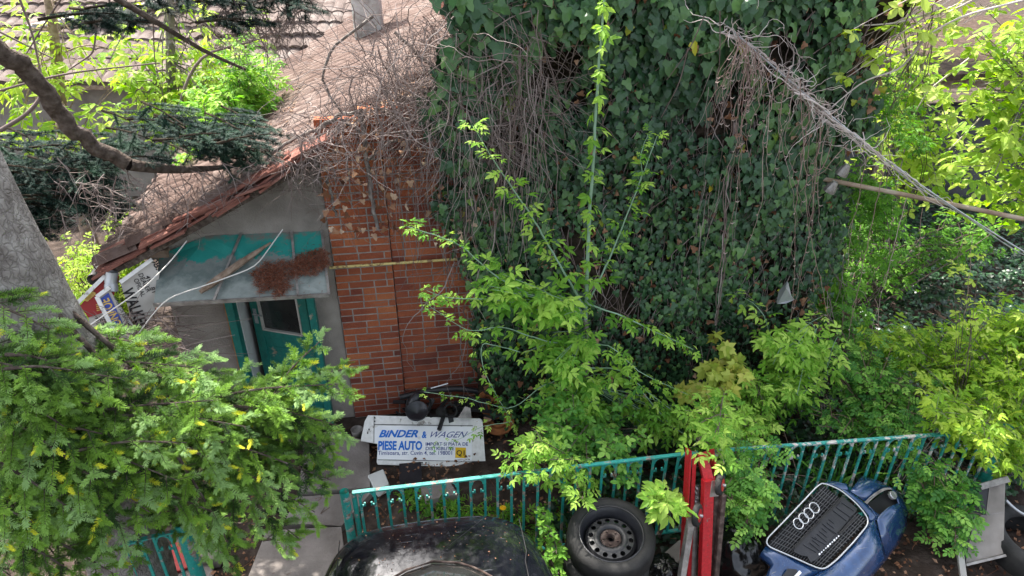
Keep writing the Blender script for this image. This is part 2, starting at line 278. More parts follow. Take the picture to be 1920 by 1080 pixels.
def sprig(n, spread=70, wid=.045, seed=1, tip=True):   # a twig end clothed in needles, length 1
    r = np.random.default_rng(seed); V = []; Fc = []
    for i in range(n):
        u = (i+.5)/n*.95; side = 1 if i % 2 else -1; roll = math.radians(r.uniform(-95, 60)); a = math.radians(spread-35*u+r.uniform(-8, 8)); L = .34*(1-.25*u)*r.uniform(.85, 1.1)
        d = A(math.cos(a), side*math.sin(a)*math.cos(roll), -math.sin(a)*math.sin(roll)); b = A(u, 0, 0); sd_ = A(-d[1]*side, d[0]*side, 0); sd_ = sd_/(np.linalg.norm(sd_)+1e-6)*wid/2
        k = len(V); V += [b-sd_*.6, b+sd_*.6, b+d*L*.9+sd_*.7, b+d*L*1.0-sd_*.5]; Fc.append([k, k+1, k+2, k+3])
    k = len(V); V += [A(0, .02, 0), A(0, -.02, 0), A(.97, 0, .01)]; F3 = [[k, k+1, k+2]]
    return (np.array(V), [np.array(Fc), np.array(F3)])
T_FIR = [sprig(62, 68, .055, 1), sprig(62, 76, .055, 2), sprig(56, 60, .055, 3)]
T_SPRUCE = sprig(34, 55, .06, 5)

def rnd_dir(n, up=0.): v = rng.normal(size=(n, 3)); v[:, 2] += up; return unit(v)
def poly(pts, n):                                     # smooth resample of a polyline
    P = np.asarray(pts, float); s = np.concatenate([[0], np.cumsum(np.linalg.norm(np.diff(P, axis=0), axis=1))]); t = np.linspace(0, s[-1], n)
    Q = np.stack([np.interp(t, s, P[:, k]) for k in range(3)], 1)
    if n > 4:
        for _ in range(2): Q[1:-1] = (Q[:-2]+2*Q[1:-1]+Q[2:])/4
    return Q
def text(s, o, u, v, w, h, material, parent, name='lettering', bold=0., shear=0., off=.002, spacing=1.):
    """flat letters: text block with lower-left o, width w along u, cap height h along v"""
    cu = bpy.data.curves.new(name, 'FONT'); cu.body = s; cu.size = 1; cu.offset = bold; cu.shear = shear; cu.space_character = spacing; cu.extrude = 0; cu.resolution_u = 3
    ob = bpy.data.objects.new(name, cu); COL.objects.link(ob); bpy.context.view_layer.update()
    me = bpy.data.meshes.new_from_object(ob); bpy.data.objects.remove(ob)
    n = len(me.vertices); co = np.empty(n*3, np.float32); me.vertices.foreach_get('co', co); co = co.reshape(-1, 3).astype(float)
    mn = co.min(0); mxx = co.max(0); lines = s.count('\n')+1
    u = unit(u); v = unit(v-u*np.dot(u, v)); nn = np.cross(u, v); sx = w/(mxx[0]-mn[0]); sy = h/.72
    y0 = mn[1] if lines > 1 else 0
    W = np.asarray(o)+u*((co[:, 0]-mn[0])*sx)[:, None]+v*((co[:, 1]-y0)*sy)[:, None]+nn*off
    me.vertices.foreach_set('co', W.astype(np.float32).ravel()); me.update(); me.materials.clear(); me.materials.append(material)
    o2 = bpy.data.objects.new(name, me); COL.objects.link(o2)
    if parent is not None: o2.parent = parent; o2.matrix_parent_inverse = Matrix.Translation(-Vector(parent.location))
    return o2
# ================================================================= SETTING: ground, paths
def gz(x, y): return .03*nz(x*1.5, y*1.5, 2)+.015*nz(x*6, y*6, 5)+np.where(y > 3.6, .03, 0)
b = MB(); xs = np.concatenate([np.linspace(-60, -6, 20), np.linspace(-5.8, 12, 140), np.linspace(13, 60, 20)]); ys = np.concatenate([np.linspace(-30, -1, 12), np.linspace(-.8, 14, 120), np.linspace(15, 90, 25)])
X, Y = np.meshgrid(xs, ys, indexing='ij'); b.grid(np.stack([X, Y, gz(X, Y)-.04], -1)); struct(b.build('ground', M['soil'], smooth=True))
# concrete path in slabs
b = MB()
def slab(quad, z, t=.12, val=0.):
    P = np.array([[p[0], p[1], z] for p in quad]); b.prism(P[::-1]-A(0, 0, t), (0, 0, t), val)
q = lambda *pp: [PZ(x, y, .06)[:2] for x, y in pp]
slab(q((575, 785), (692, 832), (694, 915), (560, 925)), .07)
slab(q((556, 931), (697, 921), (640, 985), (532, 980)), .055)
slab(q((500, 997), (640, 990), (660, 1150), (440, 1150)), .075)
slab(q((330, 1000), (395, 1000), (400, 1130), (330, 1130)), .05)
struct(b.build('concrete_path', M['concrete'], bevel=.01))
# ================================================================= HOUSE
YW = 5.66; YP = 5.635
house = thing('brick_house', 'old brick and plaster house with sagging tiled roof and dead vines on it', 'house', (-.7, 5.7, 0))
def brickcourses(b, x0, x1, z0, z1, y, seed, ht=.071, orange=0., clip=None):
    r = np.random.default_rng(seed); row = 0; z = z0
    while z < z1:
        x = x0 - (.11 if row % 2 else 0)
        while x < x1:
            L = r.choice([.235, .235, .115]) if (x1-x0) > .6 else (.225 if r.random() < .6 else .115)
            a, c = max(x, x0), min(x+L, x1)
            if c-a > .03 and (clip is None or (z+ht < clip((a+c)/2))):
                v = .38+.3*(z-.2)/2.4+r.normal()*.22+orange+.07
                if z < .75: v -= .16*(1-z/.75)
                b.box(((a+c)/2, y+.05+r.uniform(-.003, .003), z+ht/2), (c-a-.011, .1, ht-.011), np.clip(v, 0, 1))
            x += L
        z += ht; row += 1
RZ = lambda x: 1.95+(x+2.49)*.49                      # underside of the verge over x
TZ = lambda x: 3.12+.05*nz(x*3, x*2, 1)-.6*np.clip(-.64-x, 0, 1)
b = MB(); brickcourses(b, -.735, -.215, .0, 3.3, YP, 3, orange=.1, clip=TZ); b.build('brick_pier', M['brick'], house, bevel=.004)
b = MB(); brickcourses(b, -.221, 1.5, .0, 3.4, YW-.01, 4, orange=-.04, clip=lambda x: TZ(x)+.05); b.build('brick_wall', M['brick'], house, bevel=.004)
b = MB(); b.box((-.475, YP+.129, 1.425), (.51, .25, 2.85)); b.box((.65, YW+.072, 1.47), (1.72, .15, 2.94)); b.build('mortar_bed', M['mortar'], house)
# plaster wall around the door: left pier, head, jamb strip, gable piece
XL = PY(330, 610, YW)[0]; XD0 = PY(436, 610, YW)[0]; XD1 = PY(598, 610, YW)[0]; ZH = 1.93
b = MB(); wt = .22
def wallbox(x0, x1, z0, z1, y0=YW, y1=YW+wt): b.box(((x0+x1)/2, (y0+y1)/2, (z0+z1)/2), (x1-x0, y1-y0, z1-z0))
wallbox(XL, XD0, .42, RZ(XL)+.02); wallbox(XD1, -.737, 0, RZ(XD1)); 
gp = [(XL, ZH+.12), (-.74, ZH+.12), (-.74, RZ(-.74)-.03), (XL, RZ(XL)-.03)]
b.prism([(x, YW+.003, z) for x, z in gp], (0, wt, 0)); wallbox(XD0, XD1, ZH, ZH+.12)
b.build('plaster_wall', M['plaster'], house)
b = MB(); wallbox(XL-.01, XD0, 0, .42, YW-.012); b.build('wall_plinth', M['beige'], house)
b = MB(); b.box((XD0+.066, 6.2, 1), (.01, 1.0, 2)); b.box((-.6, 7.0, 1), (1.9, .05, 2.0)); b.build('inner_wall', M['whiteplaster'], house)
b = MB(); b.box(((XL+XD1)/2, 6.6, .02), (2.2, 1.4, .04)); b.build('inner_floor', M['wood'], house)
b = MB(); b.box((XL+.02, 7.2, .9), (.04, 2.8, 1.8)); b.build('side_wall', M['plaster'], house)
# door frame, leaf
b = MB()
b.box((XD0+.03, YW-.02, ZH/2), (.065, .13, ZH)); b.box((XD1-.03, YW-.02, ZH/2), (.065, .13, ZH)); b.box(((XD0+XD1)/2, YW-.02, ZH-.03), (XD1-XD0, .13, .065))
b.build('door_frame', M['doorgreen'], house, bevel=.004)
b = MB(); b.box((XD0-.012, YW-.03, ZH/2), (.022, .03, ZH-.02)); b.build('door_trim', M['orangewood'], house)
hx = XD1-.07; dw = XD1-XD0-.15; ang = math.radians(24); du = A(-math.cos(ang), math.sin(ang), 0); dn = A(-math.sin(ang), -math.cos(ang), 0)
def DP(u, z, n=0): return A(hx, YW+.0, 0)+du*u+dn*n+A(0, 0, z)
Rm = np.stack([du, dn, A(0, 0, 1)], 1)
b = MB(); dh = ZH-.08
for u0, u1, z0, z1 in [(0, .09, .05, dh), (dw-.09, dw, .05, dh), (.09, dw-.09, dh-.07, dh), (.09, dw-.09, dh-.34, dh-.29), (.09, dw-.09, .93, 1.0), (.09, dw-.09, .05, .16)]:
    b.box(DP((u0+u1)/2, (z0+z1)/2), (u1-u0, .045, z1-z0), 0, Rm)
b.box(DP(dw/2, .54), (dw-.18, .02, .8), 0, Rm)
for zz in (.35, .6, .8): b.box(DP(dw/2, zz), (dw-.2, .034, .02), 0, Rm)
door = b.build('door', M['doorgreen'], house, bevel=.004)
b = MB(); b.box(DP(dw/2, 1.28), (dw-.18, .006, .55), 0, Rm); b.box(DP(dw/2, dh-.18), (dw-.18, .006, .22), 0, Rm); g = b.build('door_pane', M['glass'], door)
b = MB()
for u0, u1, z0, z1 in [(.09, .105, 1.0, dh-.34), (dw-.105, dw-.09, 1.0, dh-.34), (.09, dw-.09, 1.0, 1.016), (.09, dw-.09, dh-.356, dh-.34)]: b.box(DP((u0+u1)/2, (z0+z1)/2, .01), (u1-u0, .04, z1-z0), 0, Rm)
b.build('pane_bead', M['signcream'], door)
b = MB(); b.box(DP(dw-.045, 1.15, .026), (.035, .006, .16), 0, Rm); b.tube([DP(dw-.045, 1.19, .03), DP(dw-.045, 1.19, .06), DP(dw-.14, 1.19, .065)], .008, k=6); b.build('door_handle', M['zinc'], door)
# tiled roof falling to -X; ribs run down the slope
def tileroof(o3, su, sv, nu, nv, ht=.33, rib=.1, amp=.018, step=.022, rag=True, seed=1, sub=8):
    """o3 corner, su unit up-slope, sv unit along the eave, nu courses, nv ribs"""
    r = np.random.default_rng(seed); nn = unit(np.cross(su, sv)); nn = nn if nn[2] > 0 else -nn; b = MB()
    t = np.linspace(0, nv, nv*sub+1); prof = amp*(np.abs(np.sin(t*math.pi))**.6)
    for i in range(nu):
        jit = r.normal(size=len(t)//sub+2)*.006; jj = jit[(t//sub).astype(int)]
        u0 = i*ht-(r.uniform(0, .03) if rag else 0); u1 = (i+1)*ht+.03
        sag = .03*np.sin(t*.07+i)+.02*nz(np.full_like(t, i*.5), t*.1, 3)
        lo = o3+sv*(t*rib)[:, None]+su*(u0+jj*2)[:, None]+nn*(prof+step+jj+sag)[:, None]
        hi = o3+sv*(t*rib)[:, None]+su*np.full(len(t), u1)[:, None]+nn*(prof+jj+sag-.004)[:, None]
        un = lo-nn*step*1.1
        val = np.clip(.45+.5*nz(t*.12, np.full_like(t, i*.7), seed)+r.normal(size=len(t))*.05, 0, 1)
        val = np.repeat(np.clip(val[::sub]+r.normal(size=len(val[::sub]))*.12, 0, 1), sub)[:len(t)-1]
        b.grid(np.stack([lo, hi], 0), val); b.grid(np.stack([un, lo], 0), val*.8)
    return b
su = unit(A(1, 0, .49)); sv = A(0, 1, 0)
b = tileroof(A(-2.52, 5.744, 2.0), su, sv, 10, 30, rib=.192, amp=.06, step=.035, seed=4); bb_ = tileroof(A(-2.52, 5.36, 2.0), su, sv, 6, 2, rib=.192, amp=.06, step=.035, seed=4)
b.v += bb_.v; b.l += [q_+b.n for q_ in bb_.l]; b.c += bb_.c; b.a += bb_.a; b.m += bb_.m; b.n += bb_.n
roof = b.build('roof', M['tile'], house)
b = MB()                                             # roof boarding and rafters under the tiles, verge boards
b.prism([A(-2.48, 5.40, 1.955), A(-.745, 5.40, 1.955+1.735*.49), A(-.745, 5.40, 1.985+1.735*.49), A(-2.48, 5.40, 1.985)], (0, .5, 0)); b.prism([A(-2.48, 5.905, 1.955), A(.45, 5.905, 1.955+2.93*.49), A(.45, 5.905, 1.985+2.93*.49), A(-2.48, 5.905, 1.985)], (0, 5.5, 0))
roofb = b.build('roof_boards', M['wood'], roof)
b = MB()
b.bar(A(-2.5, 5.355, 1.93), A(-.75, 5.355, 1.93+1.75*.49), .02, .05); b.bar(A(-2.3, 5.33, 2.02), A(-.9, 5.335, 2.72), .02, .05)
b.build('verge_board', M['brownbark'], roof)
for k in range(12): b = MB(); b.box((-2.3, 5.6+k*.5, 1.99), (.5, .07, .07)); b.build('rafter', M['wood'], roof)
# broken tiles piled at the verge
b = MB(); r = np.random.default_rng(9)
for k in range(70):
    t = r.uniform(0, 1); c = A(-2.45, 5.36, 2.0)+A(1.75, 0, 1.75*.49)*t+A(0, r.uniform(-.06, .2), r.uniform(-.02, .09)); a = r.uniform(-.15, .15)
    e = unit(A(1, a, .49+r.uniform(-.15, .15))); s_ = unit(np.cross(e, A(0, 0, 1))); n_ = np.cross(s_, e); b.box(c, (.3, .16, .018), r.uniform(.2, .8), np.stack([e, -s_, n_], 1))
b.build('loose_tile', M['vergetile'], roof)
# chimney with white mortar collar
cx, cy = PY(690, 30, 8.9)[0], 8.9; cz = 1.95+(cx+2.49)*.49
b = MB(); b.box((cx, cy, cz+.5), (.34, .42, 1.3)); b.box((cx, cy, cz+1.18), (.5, .5, .08)); ch = b.build('chimney', M['chimwhite'], roof, bevel=.03)
b = MB(); r = np.random.default_rng(8); b.prism([A(cx+dx, cy+dy, cz+dx*.49+.07) for dx, dy in [(-.75, -1.2), (-.62, -1.35), (-.3, -1.15), (-.05, -1.3), (.12, -1.0), (.1, -.6), (.35, -.3), (.3, .1), (-.3, .1), (-.3, -.5), (-.5, -.8)]], (0, 0, .03)); b.build('mortar_collar', M['chimwhite'], ch)
# gutter outlet
g0 = PY(208, 520, 5.3); b = MB(); b.tube([(-2.56, 5.3, 1.93), (-2.56, 8.4, 1.93)], .05, k=10)
b.build('gutter', M['greysteel'], house, smooth=True)
b = MB(); b.tube([g0+A(.02, .0, .05), g0+A(.0, -.02, -.02), g0+A(0, -.06, -.09)], .045, k=14); b.tube([g0+A(0, -.035, -.045), g0+A(0, -.066, -.095)], .05, k=14); b.build('gutter_outlet', M['zinc'], house, smooth=True)
# tall ivy-clad rear block
b = MB(); b.box((2.17, 7.6, 2.05), (3.3, 3.6, 4.1)); b.build('rear_block', M['brick'], house)
# canopy: painted and bare metal sheet on a frame
cn = [PY(*p) for p in ((288, 572, 5.08), (617, 553, 5.05), (603, 433, YW-.004), (386, 442, YW-.004), (299, 478, YW-.06))]
cano = MB(); cm = bpy.data.materials.new('canopy_sheet'); cm.use_nodes = True; t_ = cm.node_tree; n_ = t_.nodes; L_ = t_.links; p_ = n_['Principled BSDF']
tc_ = n_.new('ShaderNodeTexCoord'); sx_ = n_.new('ShaderNodeSeparateXYZ'); L_.new(tc_.outputs['Object'], sx_.inputs[0])
no_ = n_.new('ShaderNodeTexNoise'); no_.inputs['Scale'].default_value = 7; no_.inputs['Detail'].default_value = 10; no_.inputs['Roughness'].default_value = .7; L_.new(tc_.outputs['Object'], no_.inputs['Vector'])
ad_ = n_.new('ShaderNodeMath'); ad_.operation = 'MULTIPLY_ADD'; ad_.inputs[1].default_value = .3; L_.new(no_.outputs[0], ad_.inputs[0]); L_.new(sx_.outputs['Z'], ad_.inputs[2])
r_ = ramp(n_, [(0, (.13, .15, .14)), (.22, (.24, .27, .25)), (.38, (.1, .13, .12)), (.5, (.16, .18, .165)), (.53, (.01, .2, .17)), (.68, (.015, .24, .2)), (.78, (.16, .15, .13))])
mr_ = n_.new('ShaderNodeMapRange'); mr_.inputs['From Min'].default_value = 1.86; mr_.inputs['From Max'].default_value = 2.36; L_.new(ad_.outputs[0], mr_.inputs[0]); L_.new(mr_.outputs[0], r_.inputs[0])
L_.new(r_.outputs[0], p_.inputs['Base Color']); p_.inputs['Roughness'].default_value = .65; p_.inputs['Metallic'].default_value = 0
up = A(0, -.02, .012); cano.prism(cn[::-1], -up); canopy = cano.build('canopy', cm, house)
b = MB(); mid = lambda a, c, t: a*(1-t)+c*t
for t in (.34, .82):
    b.bar(mid(cn[0], cn[1], t)+A(0, 0, .014), mid(cn[3], cn[2], t*.9)+A(0, -.01, .016), .02, .012)
b.bar(cn[0], cn[1], .02, .03); b.bar(cn[1], cn[2], .02, .02); b.build('canopy_seam', M['greysteel'], canopy)
b = MB(); b.tube([A(PY(330, 600, 5.3)[0], 5.1, cn[0][2]-.02), A(PY(330, 600, 5.3)[0], YW, 1.5)], .012, k=6); b.build('canopy_strut', M['greysteel'], canopy)
# needle litter on the canopy, a board and two pale cables
def oncan(px, py, h=.012): n = unit(np.cross(cn[1]-cn[0], cn[3]-cn[0])); return PN(px, py, cn[0]+n*h, n)
cnn = unit(np.cross(cn[1]-cn[0], cn[3]-cn[0]))
b = MB(); pts = []
while len(pts) < 5200:
    x, y = rng.uniform(470, 618), rng.uniform(455, 560)
    e_ = .9*nz(x*.09, y*.13, 3)+.5*nz(x*.3, y*.35, 5)
    if ((x-512)/36)**2+((y-522)/30)**2 < .9+e_*.7+rng.normal()*.12 or ((x-578)/46)**2+((y-492-(585-x)*.25)/22)**2 < .95+e_*.6+rng.normal()*.15 or rng.random() < .01: pts.append(oncan(x, y, .01+abs(rng.normal())*.012))
pts = np.array(pts); b.place(T_LONG, pts, unit(rng.normal(size=(len(pts), 3))*A(1, 1, .25)), rnd_dir(len(pts), 2), rng.uniform(.025, .055, len(pts)), rng.random(len(pts)))
tag(b.build('needle_litter', M['needlelitter']), 'heap of red-brown fallen needles on the metal door canopy', 'needle litter', kind='stuff')
b = MB(); P = np.array([oncan(375, 548, .03), oncan(420, 515, .035), oncan(470, 480, .04), oncan(508, 455, .05)]); b.tube(poly(P, 9), .028*np.array([.6, 1, 1.1, 1, 1.05, .9, .8, .5, .3]), k=6, cap=True)
tag(b.build('rotten_board', M['wood']), 'weathered split board lying diagonally on the door canopy', 'board')
b = MB(); P = [PY(350, 452, 5.3), PY(320, 490, 5.1), PY(270, 540, 4.9), PY(165, 612, 4.8)]; b.tube(poly(P, 20), .005, k=6); tag(b.build('pale_cable', M['cable']), 'pale straight cable hanging from the eave down to the left of the canopy', 'cable')
b = MB(); P = [PY(530, 430, 5.5), PY(480, 500, 5.15), PY(400, 530, 5.05), PY(315, 558, 4.95), PY(285, 590, 4.9), PY(250, 640, 4.9), PY(212, 672, 4.85)]; b.tube(poly(P, 30), .005, k=6); tag(b.build('pale_cable', M['cable']), 'pale cable curving across the canopy and down past its left corner', 'cable')
# yellow pipe on brick
b = MB(); b.tube([PY(618, 502, 5.56), PY(735, 494, 5.56), PY(870, 485, 5.58)], .013, k=8); tag(b.build('wall_pipe', M['pipeyellow'], smooth=True), 'thin yellow painted pipe running level across the brick wall', 'pipe')
# ================================================================= STACKED SIGNS left of the door
def signframe(pxs, Yc, tilt=-.25):
    n = unit(A(.25, -1, .35)); p0 = PY(*pxs[0], Yc); return [PN(x, y, p0, n) for x, y in pxs], n
def sg(x, y): return (130+x/4.5, 440+y/4.5)
sgs = thing('shop_sign', 'red sign with gold print, leftmost of the old signs under the eave', 'sign', PY(160, 620, 5.3), group=None)
Pq, n = signframe([sg(90, 600), sg(300, 360), sg(420, 350), sg(340, 640), sg(160, 700)], 5.2); b = MB(); b.prism(Pq[::-1], -n*.02); b.build('sign_board', M['signred'], sgs)
Pq2, _ = signframe([sg(160, 700), sg(300, 655), sg(400, 880), sg(210, 900)], 5.19); b = MB(); b.prism(Pq2[::-1], -n*.02); b.build('lower_board', M['signcream'], sgs)
b = MB(); b.bar(PN(*sg(65, 580), Pq[0], n)+n*.02, PN(*sg(310, 340), Pq[0], n)+n*.02, .03, .035, up=n); b.build('sign_edge', M['white'], sgs)
def lin(s, a, c, h, m_, par, p0, n, bold=0., **k):   # text whose baseline runs pixel a -> c
    o = PN(*a, p0, n); e = PN(*c, p0, n); u = e-o; v = np.cross(n, unit(u)); return text(s, o+n*.004, u, v, np.linalg.norm(u), h, m_, par, bold=bold, **k)
b = MB()
for k in range(4): o = PN(*sg(228+k*2, 590+k*16), Pq[0], n); b.bar(o+n*.012, PN(*sg(265, 580+k*17), Pq[0], n)+n*.012, .008, .004, up=n)
for k in range(5): o = PN(*sg(150+k*14, 545-k*12), Pq[0], n); b.lathe([(.0, .012), (.016, .012), (.016, .004)], o, n, 8)
b.build('gold_mark', M['gold'], sgs)
for k, (a, c) in enumerate([(sg(215, 700), sg(262, 850)), (sg(250, 690), sg(300, 840)), (sg(290, 680), sg(340, 820))]): lin(('AUTO', 'SERVIS', 'PIESE')[k], a, c, .035, M['blackink'], sgs, Pq2[0], n, .01)
s2 = thing('shop_sign', 'blue and cream sign reading SISTEME DE ESAPAMENT, standing between the other old signs', 'sign', PY(200, 640, 5.1))
Pq, n = signframe([sg(235, 520), sg(330, 455), sg(560, 800), sg(500, 880), sg(400, 850)], 5.12); b = MB(); b.prism(Pq[::-1], -n*.02); b.build('sign_board', M['signcream'], s2)
Pb, _ = signframe([sg(262, 540), sg(330, 490), sg(478, 800), sg(400, 830)], 5.115); b = MB(); b.prism([p+n*.004 for p in Pb][::-1], -n*.004); b.build('blue_field', M['signblue'], s2)
b = MB(); b.bar(PN(*sg(235, 520), Pq[0], n)+n*.01, PN(*sg(400, 850), Pq[0], n)+n*.01, .03, .03, up=n); b.bar(PN(*sg(235, 520), Pq[0], n)+n*.01, PN(*sg(345, 440), Pq[0], n)+n*.01, .03, .03, up=n); b.build('sign_edge', M['white'], s2)
o = PN(*sg(470, 800), Pq[0], n); e = PN(*sg(330, 530), Pq[0], n); u = e-o; text('MONROE', o+n*.008, u, np.cross(n, unit(u)), np.linalg.norm(u), .07, M['gold'], s2, bold=.02)
lin('SISTEME DE ESAPAMENT', sg(372, 520), sg(515, 820), .026, M['blackink'], s2, Pq[0], n, .01)
s3 = thing('shop_sign', 'white sign with large slanting black letters against the left edge of the canopy', 'sign', PY(270, 640, 5.2))
Pq, n = signframe([sg(430, 400), sg(700, 210), sg(760, 330), sg(720, 640), sg(590, 790), sg(520, 700)], 5.28); b = MB(); b.prism(Pq[::-1], -n*.02); b.build('sign_board', M['signcream'], s3)
Pm, _ = signframe([sg(560, 545), sg(692, 520), sg(735, 640), sg(625, 735)], 5.27); b = MB(); b.prism([p+n*.004 for p in Pm][::-1], -n*.004); b.build('maroon_field', M['signred'], s3)
b = MB(); b.bar(PN(*sg(432, 400), Pq[0], n)+n*.01, PN(*sg(700, 205), Pq[0], n)+n*.01, .03, .03, up=n); b.build('sign_edge', M['white'], s3)
lin('WALKER', sg(440, 470), sg(590, 810), .085, M['blackink'], s3, Pq[0], n, .03)
lin('OFICIAL', sg(542, 378), sg(610, 525), .036, M['blackink'], s3, Pq[0], n, .008); lin('DEALER', sg(582, 335), sg(655, 490), .036, M['blackink'], s3, Pq[0], n, .008)
lin('49 . 81', sg(640, 350), sg(700, 490), .034, M['blackink'], s3, Pq[0], n, .008); lin('08.', sg(685, 210), sg(735, 300), .05, M['blackink'], s3, Pq[0], n, .02)
# ================================================================= FENCE
YF = 3.5
def fence(x0, x1, ztop0, ztop1, y0, y1, matl, label, post_at=(), endpost=None, base=.12):
    t = thing('metal_fence', label, 'fence', (x0, y0, 0)); n = int(round((x1-x0)/.19)); L = lambda s: A(x0+(x1-x0)*s, y0+(y1-y0)*s, 0); zt = lambda s: ztop0+(ztop1-ztop0)*s
    b = MB(); b.bar(L(0)+A(0, 0, zt(0)), L(1)+A(0, 0, zt(1)), .03, .012, val=.5); b.build('top_rail', M['tealchip'] if matl == 'c' else M['toprail'], t)
    b = MB(); b.bar(L(0)+A(0, 0, base), L(1)+A(0, 0, base), .03, .012); b.build('bottom_rail', M['teal'], t)
    b = MB()
    for i in range(n):
        s = (i+.5)/n; c = L(s); z = zt(s)-.006; hw = .052
        for sg_ in (-1, 1):
            x = c[0]+sg_*hw; b.box((x, c[1], (z+base)/2), (.018, .012, z-base))
            b.bar(A(x, c[1], z-.13), A(x-sg_*.028, c[1], z-.13), .012, .012); b.box((x-sg_*.028, c[1], z-.12), (.012, .012, .03))
        an = np.linspace(0, math.pi, 10); b.tube(np.stack([c[0]+np.cos(an)*(hw-.01), np.full(10, c[1]), z-.055+np.sin(an)*.048], 1), .007, k=5)
    b.build('picket', M['tealchip'] if matl == 'c' else M['teal'], t)
    for (x, y, zz, rr) in post_at:
        b = MB(); b.tube([A(x, y, 0), A(x, y, zz)], rr, k=18); b.tube([A(x, y, zz), A(x, y, zz-.1)], rr*.85, k=18, val=1); b.build('post', M['teal'], t, smooth=True)
    return t
M['toprail'] = flaked('rusty_teal_paint', ((.01, .2, .17), (.03, .3, .25)), ((.16, .1, .08), (.3, .25, .22)), .57, 12)
p1 = PZ(647, 925, .95); p2 = PZ(1285, 851, .95); p3 = PZ(1880, 806, .95)
fence(p1[0]+.05, p2[0]+.1, .95, .95, p1[1], p2[1], 't', 'green metal fence with arched pickets and a round end post by the path', post_at=[(p1[0]-.005, p1[1], .97, .032), (p1[0]+.055, p1[1]+.02, .93, .018)])
fence(p2[0]+.2, p3[0], .95, .95, p2[1], p3[1], 'c', 'peeling green and white fence panel behind the blue bumper', post_at=[(p3[0]+.04, p3[1], .97, .045)])
pl = PZ(345, 985, .55); pl0 = PZ(210, 1000, .9)
fence(PZ(190, 960, 1.05)[0], PZ(340, 965, 1.05)[0], 1.0, 1.05, 3.35, 3.4, 't', 'green fence end seen under the fir branches at lower left', post_at=[(PZ(345, 960, 1.1)[0], 3.42, 1.1, .045)])
# ================================================================= CAR (rear of a black car)
car = thing('black_car', 'dusty black car with rusty window surround, parked against the green fence', 'car', (-.03, 2.0, 0))
cxm = -.04
st = [(3.47, .34, .66, .40), (3.465, .52, .79, .34), (3.43, .64, .86, .30), (3.35, .70, .91, .27), (3.2, .75, .935, .25), (2.9, .79, .95, .23), (2.6, .79, .95, .22), (2.2, .80, .95, .22), (1.2, .81, .94, .22), (.4, .80, .92, .22), (-.4, .76, .85, .22), (-.9, .62, .7, .25), (-1.0, .4, .6, .35)]
G = []; K = 48; an = np.linspace(0, 2*math.pi, K, endpoint=False)
for (y, hw, zt, zb) in st:
    c, s_ = np.cos(an), np.sin(an); e = 2/5.; x = cxm+hw*np.sign(c)*np.abs(c)**e; zm = (zt+zb)/2; z = zm+(zt-zm)*np.sign(s_)*np.abs(s_)**e
    z = np.where(s_ > 0, z-(x-cxm)**2*.07, z); G.append(np.stack([x, np.full(K, y)-.24*(np.abs(x-cxm)/.8)**4*(y > 3), z], 1))
G = np.array(G); b = MB(); b.grid(G, closed=True); b.add(G[0], [list(range(K))]); b.add(G[-1], [list(range(K))[::-1]])
body = b.build('body', M['carblack'], car, smooth=True); sb = body.modifiers.new('sub', 'SUBSURF'); sb.levels = 1; sb.render_levels = 1
# cabin with rear screen
st = [(2.97, .50, .03), (2.75, .56, .24), (2.5, .57, .38), (2.1, .58, .43), (1.4, .58, .43), (1.1, .57, .38), (.7, .55, .12)]; G = []
for y, hw, h in st:
    a2 = np.linspace(0, math.pi, 25); x = cxm+hw*np.sign(np.cos(a2))*np.abs(np.cos(a2))**.55; z = .93+h*np.abs(np.sin(a2))**.6; G.append(np.stack([x, y-.34*np.abs((x-cxm)/.5)**2*(y > 2.6), z], 1))
b = MB(); b.grid(np.array(G)); b.build('rear_window', M['glass'], car, smooth=True)
E1 = np.array(G)[0]; b = MB(); b.tube(E1+A(0, .01, .008), .008, k=7); b.build('window_surround', M['rust'], car, smooth=True)
bodyz = lambda x, y: np.interp(y, [2.2, 2.6, 2.9, 3.2, 3.35], [.95, .95, .95, .935, .91])-(x-cxm)**2*.07
for sx in (-1, 1):
    b = MB(); P = np.array([A(cxm+sx*(.6-.02*(y < 3)), y, bodyz(cxm+sx*.6, y)+.0005) for y in np.linspace(2.2, 3.3, 16)]); b.tube(P, .003, k=4); b.build('panel_gap', M['blackink'], car)
b = MB(); b.tube([A(cxm+.35, 3.3, .935), A(cxm+.33, 3.28, .94), A(cxm+.05, 3.05, .958)], .002, k=4); b.build('scratch', M['rubber'], car)
b = MB(); xx = rng.uniform(-.65, .6, 90); yy = rng.uniform(2.9, 3.38, 90); b.place(T_LOW, np.stack([xx, yy, bodyz(xx, yy)+.004], 1), rnd_dir(90)*A(1, 1, .1), A(0, 0, 1)+0*rnd_dir(90), rng.uniform(.004, .016, 90), rng.random(90)*.6); tag(b.build('car_litter', M['deadleaf']), 'specks of dry leaf and bud scales scattered on the black car', 'leaf specks', kind='stuff')
b = MB(); b.box((cxm, 1.75, 1.372), (1.0, 1.1, .02)); b.build('car_roof', M['carblack'], car, bevel=.008)
for sx in (-1, 1):
    for y in (2.5, -.1):
        b = MB(); b.lathe([(.1, .0), (.2, .0), (.3, .02), (.31, .1), (.3, .2), (.1, .2)], A(cxm+sx*.62-.1, y, .3), (1, 0, 0), 24); wl = b.build('wheel', M['rubber'], car, smooth=True)
